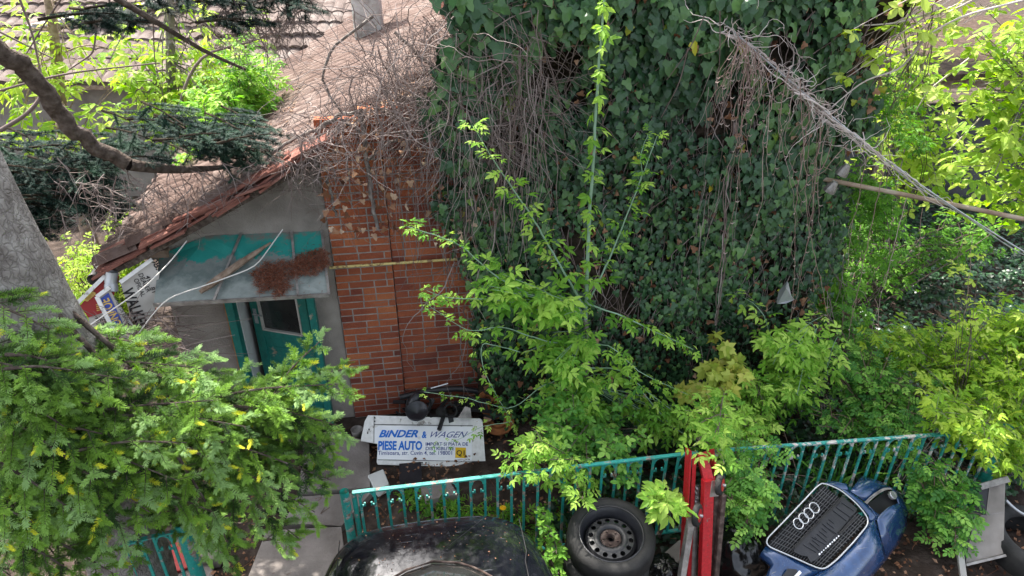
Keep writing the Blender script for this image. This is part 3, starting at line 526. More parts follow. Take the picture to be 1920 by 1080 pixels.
# ================================================================= STEEL WHEEL on a second tyre
wc = PZ(1145, 1012, .6); wax = unit(A(-.04, -.12, 1))
def tyre_prof(ri=.222, ro=.312, w_=.19): h = w_/2; return [(ri, -h*.8), (ri+.03, -h), (ro-.04, -h*.98), (ro-.012, -h*.85), (ro, -h*.6), (ro+.002, 0), (ro, h*.6), (ro-.012, h*.85), (ro-.04, h*.98), (ri+.03, h), (ri, h*.85), (ri-.006, h*.6)]
wh = thing('car_wheel', 'black steel wheel with tyre and rusty hub, lying flat beside the red hoist', 'wheel', wc-A(0, 0, .1))
b = MB(); b.lathe(tyre_prof(), wc, wax, 56); b.build('tyre', M['rubber'], wh, smooth=True)
b = MB()
for i in range(70):
    a = i*2*math.pi/70; 
    for h in (-.045, .0, .045): b.box(A(0, 0, 0), (.001, .001, .001)) if False else None
b.lathe([(.222, .084), (.232, .087), (.228, .078), (.214, .068), (.208, .03), (.2, .02), (.196, -.03), (.19, -.04), (.185, -.045)], wc, wax, 48); b.lathe([(.185, -.045), (.182, -.02), (.178, .0)], wc, wax, 48)
rim = b.build('rim', M['steelblack'], wh, smooth=True)
# wheel disc with real holes: ring sector mesh leaving gaps
u_ = unit(np.cross(wax, A(.3, .9, .1))); v_ = np.cross(wax, u_); b = MB()
def WP(r, a, h): return wc+(u_*math.cos(a)+v_*math.sin(a))*r+wax*h
NH = 14
for i in range(NH):
    a0 = 2*math.pi*(i-.5)/NH; a1 = 2*math.pi*(i+.5)/NH; am = (a0+a1)/2; rr_, ra = .142, .0185; out = []; inn = []
    for k in range(16):
        th = 2*math.pi*k/16; inn.append(WP(rr_+ra*math.cos(th), am+ra*math.sin(th)/rr_, .025-(ra*math.cos(th))*.15))
        q_ = max(abs(math.cos(th)), abs(math.sin(th))); dr = .021*math.cos(th)/q_; da = (a1-a0)/2*math.sin(th)/q_; out.append(WP(rr_+dr, am+da, .025-dr*.15))
    V = np.array(out+inn); b.add(V, [[k, (k+1) % 16, 16+(k+1) % 16, 16+k] for k in range(16)])
    V2 = np.array(inn+[p-wax*.015 for p in inn]); b.add(V2, [[k, (k+1) % 16, 16+(k+1) % 16, 16+k] for k in range(16)])
b.lathe([(.163, .022), (.17, .012), (.179, .0)], wc, wax, 52); b.lathe([(.121, .028), (.105, .036), (.082, .03), (.075, .012)], wc, wax, 48); b.build('wheel_disc', M['black'], rim, smooth=True)
b = MB(); b.lathe([(.075, .013), (.07, .02), (.034, .02), (.03, .026), (.026, .012), (.026, -.02)], wc, wax, 36)
for k in range(5): a = k*2*math.pi/5+.3; b.lathe([(.008, .02), (.009, .034), (.0, .034)], WP(.053, a, 0), wax, 8)
b.build('hub', M['rust'], rim)
b = MB(); b.lathe([(0, -.05), (.17, -.05)], wc, wax, 24); b.build('dark_inside', M['blackink'], rim)
b = MB(); b.lathe(tyre_prof(), wc-A(.03, .02, .21), (0, 0, 1), 56); o = b.build('tyre', M['rubber'], smooth=True); tag(o, 'bare black tyre lying under the steel wheel', 'tyre')
b = MB(); b.lathe(tyre_prof(.26, .37, .22), PZ(1945, 1030, .1)+A(0, 0, .02), (0.05, .0, 1), 56); o = b.build('tyre', M['rubber'], smooth=True); tag(o, 'large tyre cut by the right edge of the photo, beside the radiator', 'tyre')
# ================================================================= WHITE VAN DOOR with lettering
vn = unit(A(-.02, -.62, .78)); v0 = PZ(706, 872, .03)
def sp(x, y): return (640+x/6, 720+y/6)
def VD(x, y, h=0.): return PN(*sp(x, y), v0+vn*h, vn)
van = thing('van_door_panel', 'dirty white van door panel with blue lettering leaning on scrap', 'door panel', v0)
out = [(300, 352), (262, 420), (218, 638), (412, 672), (398, 880), (408, 905), (1600, 940), (1625, 920), (1588, 410), (1560, 388)]
b = MB(); b.prism([VD(*p) for p in out][::-1], -vn*.035); b.build('panel', M['white'], van, bevel=.008)
fo = [(372, 500), (420, 470), (1470, 480), (1468, 868), (410, 850), (405, 668), (372, 662)]
b = MB(); b.prism([VD(*p, .003) for p in fo][::-1], -vn*.002); b.build('vinyl_sheet', M['foil'], van)
b = MB(); b.bar(VD(368, 360, .003), VD(366, 660, .003), .004, .004, up=vn); b.bar(VD(372, 456, .004), VD(1480, 470, .004), .005, .006, up=vn); b.bar(VD(410, 852, .004), VD(1600, 872, .004), .004, .005, up=vn); b.build('panel_seam', M['blackink'], van)
b = MB()
for x, y in [(375, 380), (376, 420), (312, 510), (296, 552), (820, 884), (908, 886), (952, 888)]: b.lathe([(0, .004), (.0075, .004), (.0075, .0)], VD(x, y), vn, 10)
b.bar(VD(800, 905, .004), VD(985, 905, .004), .003, .004, up=vn); b.bar(VD(985, 905, .004), VD(985, 872, .004), .003, .004, up=vn); b.build('screw_hole', M['blackink'], van)
hu = VD(860, 600)-VD(420, 600)
def vt(s, x0, x1, yb, yt, m_, bold=0., shear=0., sc=1.):
    o = VD(x0, yb, .004); e = VD(x1, yb, .004); tp = VD(x0, yt, .004); vv = tp-o; uu = e-o; return text(s, o, uu, vv, np.linalg.norm(uu), np.linalg.norm(vv)*sc, m_, van, bold=bold, shear=shear)
vt('BiNDER', 420, 862, 597, 517, M['ink'], .035, .35); vt('&', 905, 958, 606, 530, M['ink'], .03, .1); vt('WAGEN', 1000, 1425, 602, 532, M['navyink'], .0, .6)
vt('PIESE AUTO', 412, 908, 738, 642, M['ink'], .04); vt('Timisoara, str. Cuvin 4, tel. 198001', 412, 1245, 797, 750, M['navyink'], .006)
vt('IMPORT SI PIATA DE', 948, 1425, 694, 655, M['navyink'], .012); vt('DISTRIBUTIE', 948, 1270, 744, 706, M['navyink'], .012)
b = MB(); b.prism([VD(*p, .005) for p in [(1282, 712), (1402, 716), (1400, 834), (1280, 830)]][::-1], -vn*.002); b.build('yellow_badge', M['yellow'], van)
vt('Q1', 1295, 1385, 805, 745, M['blackink'], .01).location = (0, 0, .002)
b = MB(); b.lathe([(.010, .005), (.012, .005), (.012, .003)], VD(875, 606), vn, 14); b.lathe([(.0, .004), (.004, .004)], VD(875, 606), vn, 6); b.build('registered_mark', M['signcream'], van)
b = MB(); b.box(PZ(770, 895, .02), (.2, .45, .015), 0, None); tag(b.build('slate_board', M['steelblack'], bevel=.003), 'dark flat board on the ground sticking out below the white panel', 'board')
# ================================================================= SCRAP behind the panel
def torus(b, c, ax, R, r, k=28, kk=8, a0=0, a1=2*math.pi):
    ax = unit(ax); u = unit(np.cross(ax, A(.2, .9, .3))); v = np.cross(ax, u); a = np.linspace(a0, a1, k); b.tube(np.asarray(c)+R*(np.cos(a)[:, None]*u+np.sin(a)[:, None]*v), r, k=kk)
def sc(px, py, z=.25): return PZ(px, py, z)
def crap(name, label, cat, fn, m_, smooth=True): b = MB(); fn(b); return tag(b.build(name, m_, smooth=smooth), label, cat)
crap('coil_hub', 'dark headlamp bowl facing up just above the white panel', 'lamp bowl', lambda b: (b.lathe([(.0, .0), (.05, .01), (.085, .03), (.1, .05), (.105, .05), (.1, .02), (.0, -.05)], sc(782, 775, .42), unit(A(0, -.3, 1)), 32)), M['steelblack'])
crap('bumper_strip', 'black curved plastic bumper strip lying against the brick wall', 'bumper strip', lambda b: b.tube(poly([sc(750, 745, .3), sc(800, 733, .34), sc(860, 728, .35), sc(905, 735, .3)], 16), .03, k=8, cap=True), M['black'])
crap('wing_mirror', 'black rounded mirror housing standing among the scrap', 'mirror housing', lambda b: b.tube(poly([sc(776, 772, .34), sc(774, 755, .42), sc(782, 742, .48), sc(790, 738, .45)], 10), np.array([.03, .05, .055, .055, .05, .05, .045, .04, .03, .01]), k=12, cap=True), M['steelblack'])
crap('hose', 'loop of black rubber hose beside the mirror housing', 'hose', lambda b: torus(b, sc(795, 758, .35), A(.3, -.8, .6), .07, .012), M['rubber'])
crap('hose', 'small loop of black hose left of the ribbed grille', 'hose', lambda b: torus(b, sc(845, 770, .35), A(.1, -.7, .7), .06, .012), M['rubber'])
def cluster(b):
    for k in range(9): b.bar(sc(862+k*6, 742+k*1.2, .42), sc(866+k*6, 762+k*1.2, .3), .008, .02)
    b.bar(sc(855, 742, .4), sc(920, 752, .4), .02, .03); b.bar(sc(860, 766, .3), sc(922, 772, .3), .02, .03)
crap('engine_grille', 'black ribbed plastic intake grille among the scrap', 'intake grille', cluster, M['black'], False)
crap('bracket', 'grey triangular metal bracket wedged behind the panel', 'bracket', lambda b: b.prism([sc(858, 784, .3), sc(884, 784, .3), sc(882, 765, .38), sc(872, 762, .38)], (0, -.01, .01)), M['greysteel'], False)
crap('funnel', 'dark dish-shaped plastic cover tipped on its side in the scrap', 'cover', lambda b: b.lathe([(.0, .03), (.03, .02), (.055, .0), (.05, -.01), (.015, -.05)], sc(828, 772, .35), unit(A(.1, -.6, .7)), 24), M['rubber'])
for px, py, z, ax, R in [(925, 762, .25, A(.2, -.5, .8), .13), (935, 790, .16, A(-.1, -.3, .95), .15), (912, 750, .3, A(.3, -.7, .6), .09)]:
    b = MB(); b.lathe([(R*.35, .0), (R*.38, .03), (R*.55, .035), (R*.56, .0), (R, .0), (R, -.012), (R*.3, -.012)], sc(px, py, z), ax, 32)
    tag(b.build('brake_disc', M['disc'], smooth=False), {.13: 'rusty brake disc tilted on top of the other discs', .15: 'largest rusty brake disc, lying lowest at the end of the panel', .09: 'small rusty disc at the back of the scrap near the wall'}[R], 'brake disc', 'rusty brake discs beside the white panel')
crap('white_rod', 'thin white rod lying over the scrap by the brick wall', 'rod', lambda b: b.tube([sc(808, 728, .45), sc(840, 719, .5)], .006, k=6), M['foil'])
b = MB(); r = np.random.default_rng(3)
for k in range(60):
    c = sc(r.uniform(750, 940), r.uniform(735, 790), r.uniform(.05, .28)); d_ = unit(r.normal(size=3)); b.bar(c-d_*r.uniform(.03, .1), c+d_*r.uniform(.03, .1), r.uniform(.01, .03), r.uniform(.008, .05), up=unit(r.normal(size=3)))
tag(b.build('small_scrap', M['black']), 'jumble of small black car parts heaped by the brick wall', 'scrap', kind='stuff')
pc = PZ(669, 806, .12); b = MB(); b.lathe([(.0, -.1), (.045, -.1), (.055, .0), (.058, .01), (.05, .0), (.045, -.07), (0, -.08)], pc, (0, 0, 1), 24); tag(b.build('small_pot', M['greysteel'], smooth=True), 'small round pot with dark inside by the corner of the brick pier', 'pot')
# ================================================================= RED ENGINE HOIST (folded)
ho = thing('engine_hoist', 'red folded engine hoist with small caster wheels standing against the fence', 'hoist', PZ(1310, 1100, 0))
def hp(x, y, Yy): return PY(1220+x/4.155, 820+y/4.155, Yy)
b = MB()
def beam(b, a, c, w_, d_, up=(0, -1, 0)): b.bar(a, c, w_, d_, up=up)
dirb = hp(415, 1200, 3.0)-hp(445, 330, 3.34)
beam(b, hp(445, 330, 3.34), hp(412, 1250, 3.02), .075, .06); b.build('boom', M['red'], ho, bevel=.004)
b = MB(); beam(b, hp(395, 115, 3.5), hp(447, 335, 3.36), .07, .05); b.build('boom_tip', M['red'], ho, bevel=.004)
b = MB()
P1, P2 = hp(296, 92, 3.5), hp(235, 1250, 3.12); beam(b, P1, P2, .012, .09); P3, P4 = hp(340, 160, 3.45), hp(290, 1250, 3.1); beam(b, P3, P4, .03, .012)
beam(b, hp(470, 95, 3.5), hp(480, 500, 3.45), .05, .012); beam(b, hp(490, 150, 3.47), hp(420, 1250, 3.12), .012, .07); b.build('mast', M['red'], ho, bevel=.002)
b = MB(); b.tube([hp(350, 380, 3.42), hp(330, 940, 3.22), hp(320, 1250, 3.12)], .028, k=14); b.build('ram', M['greysteel'], ho, smooth=True)
b = MB(); beam(b, hp(312, 640, 3.22), hp(215, 1250, 2.98), .045, .05); b.build('leg', M['greysteel'], ho, bevel=.004)
b = MB(); beam(b, hp(560, 440, 3.3), hp(485, 1250, 3.02), .035, .06); beam(b, hp(520, 400, 3.34), hp(455, 1250, 3.06), .05, .04); b.build('leg', M['rust'], ho, bevel=.004)
for (x, y, Yy, R) in [(362, 605, 3.14, .078), (540, 368, 3.2, .072)]:
    c = hp(x, y, Yy); ax = unit(A(1, -.75, .25)); b = MB(); b.lathe([(.03, -.018), (R-.008, -.02), (R, -.012), (R, .012), (R-.008, .02), (.03, .018)], c, ax, 28); cw = b.build('caster', M['rubber'], ho, smooth=True)
    b = MB(); b.lathe([(.0, .02), (R*.55, .019), (R*.6, .021), (R*.6, -.021), (0, -.02)], c, ax, 20); b.build('caster_hub', M['red'], cw)
    b = MB(); b.lathe([(0, -.04), (.01, -.04), (.011, -.02)], c, ax, 8); b.lathe([(0, .04), (.01, .04), (.011, .02)], c, ax, 8); b.build('axle_bolt', M['zinc'], cw)
    b = MB(); b.prism([c-ax*.028+A(-.03, 0, .03), c-ax*.028+A(.03, 0, .03), c-ax*.028+A(.02, -.03, -.09), c-ax*.028+A(-.04, -.03, -.09)], -ax*.004); b.build('caster_fork', M['greysteel'], cw)
b = MB(); cc = [hp(360, 395, 3.37), hp(352, 430, 3.36), hp(358, 470, 3.35), hp(350, 500, 3.35)]
for p in cc: torus(b, p, rnd_dir(1)[0], .014, .004, 12, 5)
b.build('chain', M['zinc'], ho)
# ================================================================= BLUE FRONT BUMPER with grille
bn = unit(A(.10, -.5, .86)); bo = PZ(1530, 975, .52)
def bp_(x, y): return (1400+x/4.91, 860+y/4.91)
def BP(x, y, h=0.): return PN(*bp_(x, y), bo+bn*h, bn)
bum = thing('front_bumper', 'blue car front bumper with chrome-framed grille and four-ring emblem lying face up', 'bumper', bo-A(0, 0, .4))
# skin = quad strips between inner (grille frame) and outer outlines with falling height
def strip(b, ins, hin, outs, hout, n=6, bulge=.03):
    G = []
    for (p, q_) in zip(ins, outs):
        row = []
        for k in range(n+1):
            t = k/n; h = hin*(1-t)+hout*t+bulge*math.sin(t*math.pi); row.append(BP(p[0]*(1-t)+q_[0]*t, p[1]*(1-t)+q_[1]*t, h))
        G.append(row)
    b.grid(np.array(G))
b = MB()
# lower-left blue part under the grille's short side
strip(b, [(180, 800), (400, 905), (560, 975), (705, 1025)], .0, [(110, 905), (215, 990), (150, 1150), (130, 1400)], -.06)
strip(b, [(705, 1025), (840, 930), (985, 790), (1130, 590)], .0, [(130, 1400), (1020, 1250), (1290, 930), (1200, 560)], -.05, n=10, bulge=.05)
# main right flank
strip(b, [(1130, 590), (1120, 520), (1010, 400), (870, 280)], .0, [(1200, 560), (1190, 520), (1090, 410), (950, 300)], .0, bulge=.008)
strip(b, [(870, 280), (800, 245), (720, 222)], .0, [(950, 300), (920, 230), (800, 205)], -.01, bulge=.0)
strip(b, [(1200, 560), (1215, 525), (1300, 450), (1390, 410)], .0, [(1290, 930), (1390, 800), (1470, 640), (1490, 500)], -.17, n=10, bulge=.05)
strip(b, [(950, 300), (1020, 345), (1090, 400)], .0, [(1060, 160), (1200, 200), (1300, 260)], -.05, bulge=.02)
strip(b, [(1300, 260), (1350, 290), (1390, 410)], -.05, [(1340, 270), (1420, 320), (1490, 500)], -.17, bulge=.02)
strip(b, [(1090, 410), (1150, 470), (1200, 560)], 0, [(1105, 425), (1160, 475), (1215, 520)], -.005, bulge=0)
body = b.build('bumper_skin', M['carblue'], bum, smooth=True); so_ = body.modifiers.new('thick', 'SOLIDIFY'); so_.thickness = .006
b = MB(); strip(b, [(175, 790), (330, 610), (520, 400), (690, 228)], .0, [(150, 770), (310, 585), (500, 380), (670, 225)], -.04, bulge=.0); strip(b, [(180, 805), (400, 905)], 0, [(120, 900), (220, 985)], -.08, bulge=0); b.build('grille_edge', M['black'], bum, smooth=True)
b = MB(); fr = [(690, 228), (740, 232), (870, 292), (1010, 410), (1105, 525), (1125, 575), (1105, 620), (985, 765), (840, 920), (730, 1010), (690, 1020), (600, 985), (400, 895), (190, 805), (172, 785), (180, 740), (330, 590), (520, 390), (650, 250)]
FP = np.array([BP(x, y, .012) for x, y in fr+fr[:1]]); b.tube(poly(FP, 90), .0068, k=8); b.build('chrome_frame', M['chrome'], bum, smooth=True)
# grille mesh: lines parallel to long side and short side
Aq, Bq, Cq, Dq = A(190, 790), A(700, 240), A(1115, 575), A(705, 1010)
b = MB()
def gq(s, t): return (Aq*(1-s)+Bq*s)*(1-t)+(Dq*(1-s)+Cq*s)*t
for k in range(1, 22):
    t = k/22; p, q_ = gq(.0, t), gq(1, t); b.bar(BP(*p, -.004), BP(*q_, -.004), .0028, .012, up=bn)
for k in range(1, 15):
    s = k/15; p, q_ = gq(s, 0), gq(s, 1); b.bar(BP(*p, -.006), BP(*q_, -.006), .0028, .01, up=bn)
b.build('grille', M['grillegrey'], bum)
b = MB(); b.prism([BP(*p, -.07) for p in (Aq, Bq, Cq, Dq)][::-1], -bn*.004); b.build('grille_backing', M['blackink'], bum)
b = MB()
for (x, y) in [(475, 598), (525, 549), (572, 503), (622, 452)]: torus(b, BP(x, y, .022), bn, .0123*1.0*1, .0043, 32, 8) if False else torus(b, BP(x, y, .022), bn, np.linalg.norm(BP(x, y)-BP(x+37, y+37)), .0052, 32, 8)
b.build('ring_emblem', M['chrome'], bum, smooth=True)
b = MB(); pq = [(885, 350), (1020, 460), (640, 935), (585, 950), (560, 900), (500, 890), (440, 860), (430, 830)]; b.prism([BP(*p, .016) for p in pq][::-1], -bn*.012); plate = b.build('number_plate_holder', M['black'], bum, bevel=.002)
b = MB()
for s, e_ in [((440, 825), (885, 352))]: b.bar(BP(*s, .02), BP(*e_, .02), .014, .006, up=bn)
b.bar(BP(1000, 545, .03), BP(850, 690, .03), .012, .008, up=bn); b.build('holder_rim', M['rubber'], plate)
b = MB()
for k in range(9):
    t0 = k/9; a_ = A(760, 560)*(1-t0)+A(560, 800)*t0; w2 = 60+30*(k % 3); b.bar(BP(a_[0], a_[1], .02), BP(a_[0]+w2*.75, a_[1]+w2*.62, .02), .004, .005, up=bn)
for s, e_ in [((870, 400), (990, 480)), ((870, 400), (830, 450)), ((800, 480), (920, 570)), ((700, 600), (830, 690)), ((830, 690), (760, 780)), ((600, 720), (730, 790)), ((830, 450), (960, 540)), ((520, 790), (640, 860))]: b.bar(BP(*s, .02), BP(*e_, .02), .005, .006, up=bn)
b.build('holder_rib', M['steelblack'], plate)
b = MB(); r = np.random.default_rng(2)
for k in range(10):
    t0 = k/9.; a_ = A(845, 712)*(1-t0)+A(670, 878)*t0; s_ = r.uniform(8, 15); b.prism([BP(a_[0]-s_*.7, a_[1]-s_*.2, .022), BP(a_[0]+s_*.4, a_[1]-s_*.9, .022), BP(a_[0]+s_*.8, a_[1]+s_*.3, .022), BP(a_[0]-s_*.3, a_[1]+s_, .022)][::-1], bn*.001)
b.build('sticker_remnant', M['foil'], plate)
b = MB(); arc = [(1085, 400), (1140, 345), (1200, 300), (1270, 262), (1320, 268)]; PA = np.array([BP(x, y, .012) for x, y in arc]); PA2 = np.array([BP(x+22, y+18, .0) for x, y in arc]); b.grid(np.stack([poly(PA, 12), poly(PA2, 12)], 0)); b.build('lamp_trim', M['greysteel'], bum, smooth=True)
b = MB(); b.prism([BP(*p, -.09) for p in [(1110, 420), (1290, 290), (1400, 400), (1220, 520)]][::-1], -bn*.004); b.build('lamp_recess', M['blackink'], bum)
b = MB(); b.lathe([(0, .004), (.014, .006), (.026, .002), (.03, .008), (.033, .0), (.034, -.02)], BP(1350, 335, -.035), unit(bn+A(.2, 0, 0)), 24); b.build('fog_lamp', M['chrome'], bum, smooth=True)
b = MB(); b.prism([BP(*p, .03) for p in [(320, 1090), (380, 1010), (460, 1020), (480, 1060), (400, 1200), (300, 1200)]][::-1], -bn*.003); b.build('side_vent', M['black'], bum); b = MB(); b.bar(BP(495, 1040, .035), BP(430, 1110, .03), .02, .006, up=bn); b.build('vent_trim', M['foil'], bum)
# ================================================================= RADIATOR, batten, pipe, panel right
rn = unit(A(-.25, -.62, .75)); ro_ = PZ(1845, 1050, .12)
def rp(x, y): return (1720+x/3.6, 780+y/3.6)
def RP(x, y, h=0.): return PN(*rp(x, y), ro_+rn*h, rn)
rad = thing('radiator', 'grey finned car radiator leaning near the right edge', 'radiator', ro_-A(0, 0, .1))
b = MB(); b.prism([RP(*p) for p in [(325, 1000), (300, 780), (430, 480), (592, 440), (582, 640), (578, 935)]][::-1], -rn*.03); b.build('core', M['black'], rad)
b = MB()
for k in range(30):
    t = k/29; a_ = A(330, 995)*(1-t)+A(575, 930)*t; c_ = A(425, 480)*(1-t)+A(588, 442)*t
    a2_ = A(a_[0], a_[1]); b.bar(RP(*a2_, .003), RP(*(c_ if t > .4 else c_*.6+a_*.4), .003), .0095, .006, up=rn)
b.build('fins', M['fin'], rad)
b = MB(); b.bar(RP(415, 480, .01), RP(610, 425, .01), .05, .05, up=rn); b.build('end_tank', M['greysteel'], rad, bevel=.004); b = MB(); b.bar(RP(325, 1005, .01), RP(595, 940, .01), .02, .03, up=rn); b.build('bottom_bar', M['greysteel'], rad, bevel=.004); b = MB(); b.bar(RP(425, 675, .006), RP(580, 650, .006), .006, .012, up=rn); b.build('cross_bar', M['greysteel'], rad)
b = MB(); b.bar(RP(258, 700, .05), RP(310, 1090, .05), .045, .03, up=rn); o = tag(b.build('white_batten', M['signcream'], bevel=.003), 'peeling white batten standing left of the radiator', 'batten')
b = MB(); b.tube(poly([PZ(1886, 938, .35), PZ(1902, 955, .3), PZ(1920, 966, .25), PZ(1950, 975, .2)], 8), .012, k=10); tag(b.build('bent_tube', M['zinc'], smooth=True), 'bent pale metal tube at the right edge above the big tyre', 'tube')
b = MB()
for k in range(8): o0 = PZ(1895+k*3, 770+k*20, .3)
P0 = PZ(1897, 790, .5); 
for k in range(7): b.bar(P0+A(.0, 0, -.07*k), P0+A(.9, -.15, -.07*k), .03, .045, up=(0, 0, 1))
tag(b.build('blue_crate', M['bluetarp'], bevel=.004), 'blue slatted plastic crate beyond the fence post at the right edge', 'crate')
b = MB(); bb = PZ(1845, 850, .35); b.box(bb, (.35, .25, .14)); b.box(bb+A(.0, 0, .09), (.3, .05, .04)); b.box(bb+A(-.1, -.1, .1), (.1, .03, .05)); tag(b.build('black_toolbox', M['black'], bevel=.012), 'black plastic case lying behind the fence near the right post', 'case')
# ---- bin bags, stones
def bag(c, r3, label, seed):
    u = np.linspace(0, 2*math.pi, 48, endpoint=False); v = np.linspace(-1.5, 1.5, 26); U_, V_ = np.meshgrid(u, v, indexing='ij'); rr = 1+.12*nz(U_*2, V_*2.5, seed)+.06*nz(np.cos(U_)*6, V_*7, seed+2)+.05*np.abs(np.sin(U_*7+seed+V_*3))
    P = np.stack([np.cos(U_)*np.cos(V_)*rr*r3[0], np.sin(U_)*np.cos(V_)*rr*r3[1], np.sin(V_)*rr*r3[2]], -1)+np.asarray(c); b = MB(); b.grid(np.transpose(P, (1, 0, 2)), closed=True); return tag(b.build('bin_bag', M['bag'], smooth=True), label, 'bin bag', 'black bin bags between hoist and bumper')
bag(PZ(1385, 1040, .15), (.2, .22, .22), 'crumpled black bin bag nearest the blue bumper', 1); bag(PZ(1378, 960, .2)+A(0, .1, 0), (.2, .18, .2), 'crumpled black bin bag behind the other one, under the rose leaves', 3); bag(PZ(1245, 1075, .1), (.14, .14, .12), 'small black bin bag between the wheel and the hoist', 5)
def stone(c, s3, m_, label, seed, rz=0, kind='concrete block'):
    r = np.random.default_rng(seed); b = MB(); a = math.radians(rz); R_ = np.array([[math.cos(a), -math.sin(a), 0], [math.sin(a), math.cos(a), 0], [0, 0, 1]]); q_ = np.array([[x, y, z] for z in (-1, 1) for y in (-1, 1) for x in (-1, 1)])*np.array(s3)/2+r.normal(size=(8, 3))*np.array(s3)*.06
    b.add(q_@R_.T+np.asarray(c), [[0, 2, 3, 1], [4, 5, 7, 6], [0, 1, 5, 4], [2, 6, 7, 3], [0, 4, 6, 2], [1, 3, 7, 5]]); return tag(b.build(kind.replace(' ', '_'), m_, bevel=.008), label, kind)
stone(PZ(1263, 1050, .1), (.3, .12, .12), M['concrete'], 'broken concrete piece between tyre and red hoist', 1, 30)
stone(PZ(1365, 1030, .1)-A(.12, 0, 0), (.12, .35, .1), M['concrete'], 'rough slab leaning right behind the hoist', 2, -15)
stone(PZ(710, 905, .05), (.14, .2, .08), M['whiteplaster'], 'lump of white plaster on the soil inside the fence', 3, 20, 'rubble lump')
stone(PZ(820, 925, .05), (.25, .2, .12), M['concrete'], 'grey rubble slab inside the fence below the white panel', 4, 10)
stone(PZ(440, 1010, .08)-A(.25, 0, 0), (.16, .14, .12), M['concrete'], 'pale squared stone by the left fence post', 5, 8)
stone(PZ(385, 1050, .05)-A(-.02, 0, 0), (.2, .12, .1), M['concrete'], 'grey kerb stone right of the left fence post', 6, -4)
stone(PZ(290, 1060, .05), (.45, .3, .06), M['signred'], 'dull red board on the ground inside the left fence', 7, 20, 'red board')
# ================================================================= BACKGROUND BUILDINGS
shed = thing('outbuilding', 'low outbuilding with old grey-brown tiled roof far behind at upper left', 'outbuilding', (-2, 12.5, 0))
sv2 = unit(A(1, -.12, 0)); su2 = unit(A(.12, 1, .42)); o3 = A(-9.5, 12.6, 2.0)
b = tileroof(o3, su2, sv2, 16, 62, rib=.2, amp=.03, step=.035, seed=8, sub=6); b.build('roof', M['greytile'], shed)
b = MB(); b.prism([o3+su2*.25-A(0, 0, .1), o3+su2*.25+sv2*12.2-A(0, 0, .1), o3+su2*.25+sv2*12.2-A(0, 0, 2.2), o3+su2*.25-A(0, 0, 2.2)], (0, .2, 0)); b.build('wall', M['plaster'], shed)
b = MB(); b.bar(o3-A(0, .02, .05), o3+sv2*12.3-A(0, .02, .05), .04, .06); b.build('eave_board', M['wood'], shed)
b = MB(); b.tube([PY(150, 52, 13.4)+A(-.8, 0, .0), PY(500, -30, 14.2)], .07, k=8); b.build('ridge_pipe', M['greysteel'], shed)
rs = thing('block_shed', 'dark grey block shed behind the trees at upper right', 'shed', (7.5, 8.8, 0))
b = MB(); b.box((9.5, 9.2, .95), (8, .2, 1.9)); b.box((5.6, 11, .95), (.2, 3.6, 1.9)); b.build('wall', M['darkwall'], rs)
b = MB(); b.box((9.4, 11.1, 2.42), (8.6, 4.8, .08)); b.build('roof', M['litterroof'], rs)
b = MB(); b.box((9.5, 8.9, 2.3), (8.4, .05, .16)); b.box((7.0, 9.05, 1.2), (.18, .1, 2.2)); b.build('fascia', M['wood'], rs)
# ================================================================= VEGETATION TOOLS
def tri_nodes(P, s):                                  # point and tangent at fractions s of polyline
    P = np.asarray(P); L = np.concatenate([[0], np.cumsum(np.linalg.norm(np.diff(P, axis=0), axis=1))]); t = np.asarray(s)*L[-1]
    Q = np.stack([np.interp(t, L, P[:, k]) for k in range(3)], 1); T = unit(np.gradient(P, axis=0)); return Q, unit(np.stack([np.interp(t, L, T[:, k]) for k in range(3)], 1))
def put_leaves(b, tmpls, pos, tan, n_per, size, vr=(0, 1), droop=.25, up=1.0, petiole=.03):
    """n_per compound leaves around every node, blades facing the sky and a little outwards"""
    N = len(pos)
    for j in range(n_per):
        az = rng.uniform(0, 2*math.pi, N) if n_per != 2 else None
        if az is None:                                # opposite pairs
            side = unit(np.cross(tan, A(0, 0, 1))+1e-3); d = side*(1 if j else -1)+tan*.5+rng.normal(size=(N, 3))*.35
        else: d = np.stack([np.cos(az), np.sin(az), np.zeros(N)], 1)+tan*.5+rng.normal(size=(N, 3))*.2
        d = unit(d); d[:, 2] -= droop*rng.uniform(.2, 1.6, N); d = unit(d)
        nn = unit(np.stack([rng.normal(size=N)*.35, -.25+rng.normal(size=N)*.35, np.full(N, up)], 1))
        sz = np.broadcast_to(size, (N,))*rng.uniform(.5, 1.3, N); k = rng.integers(0, len(tmpls), N)
        val = np.clip(rng.beta(1.2, 1.2, N)*(vr[1]-vr[0])+vr[0], 0, 1)
        for q_ in range(len(tmpls)):
            mk = k == q_; b.place(tmpls[q_], pos[mk]+d[mk]*petiole*rng.random((mk.sum(), 1)), d[mk], nn[mk], sz[mk], val[mk])
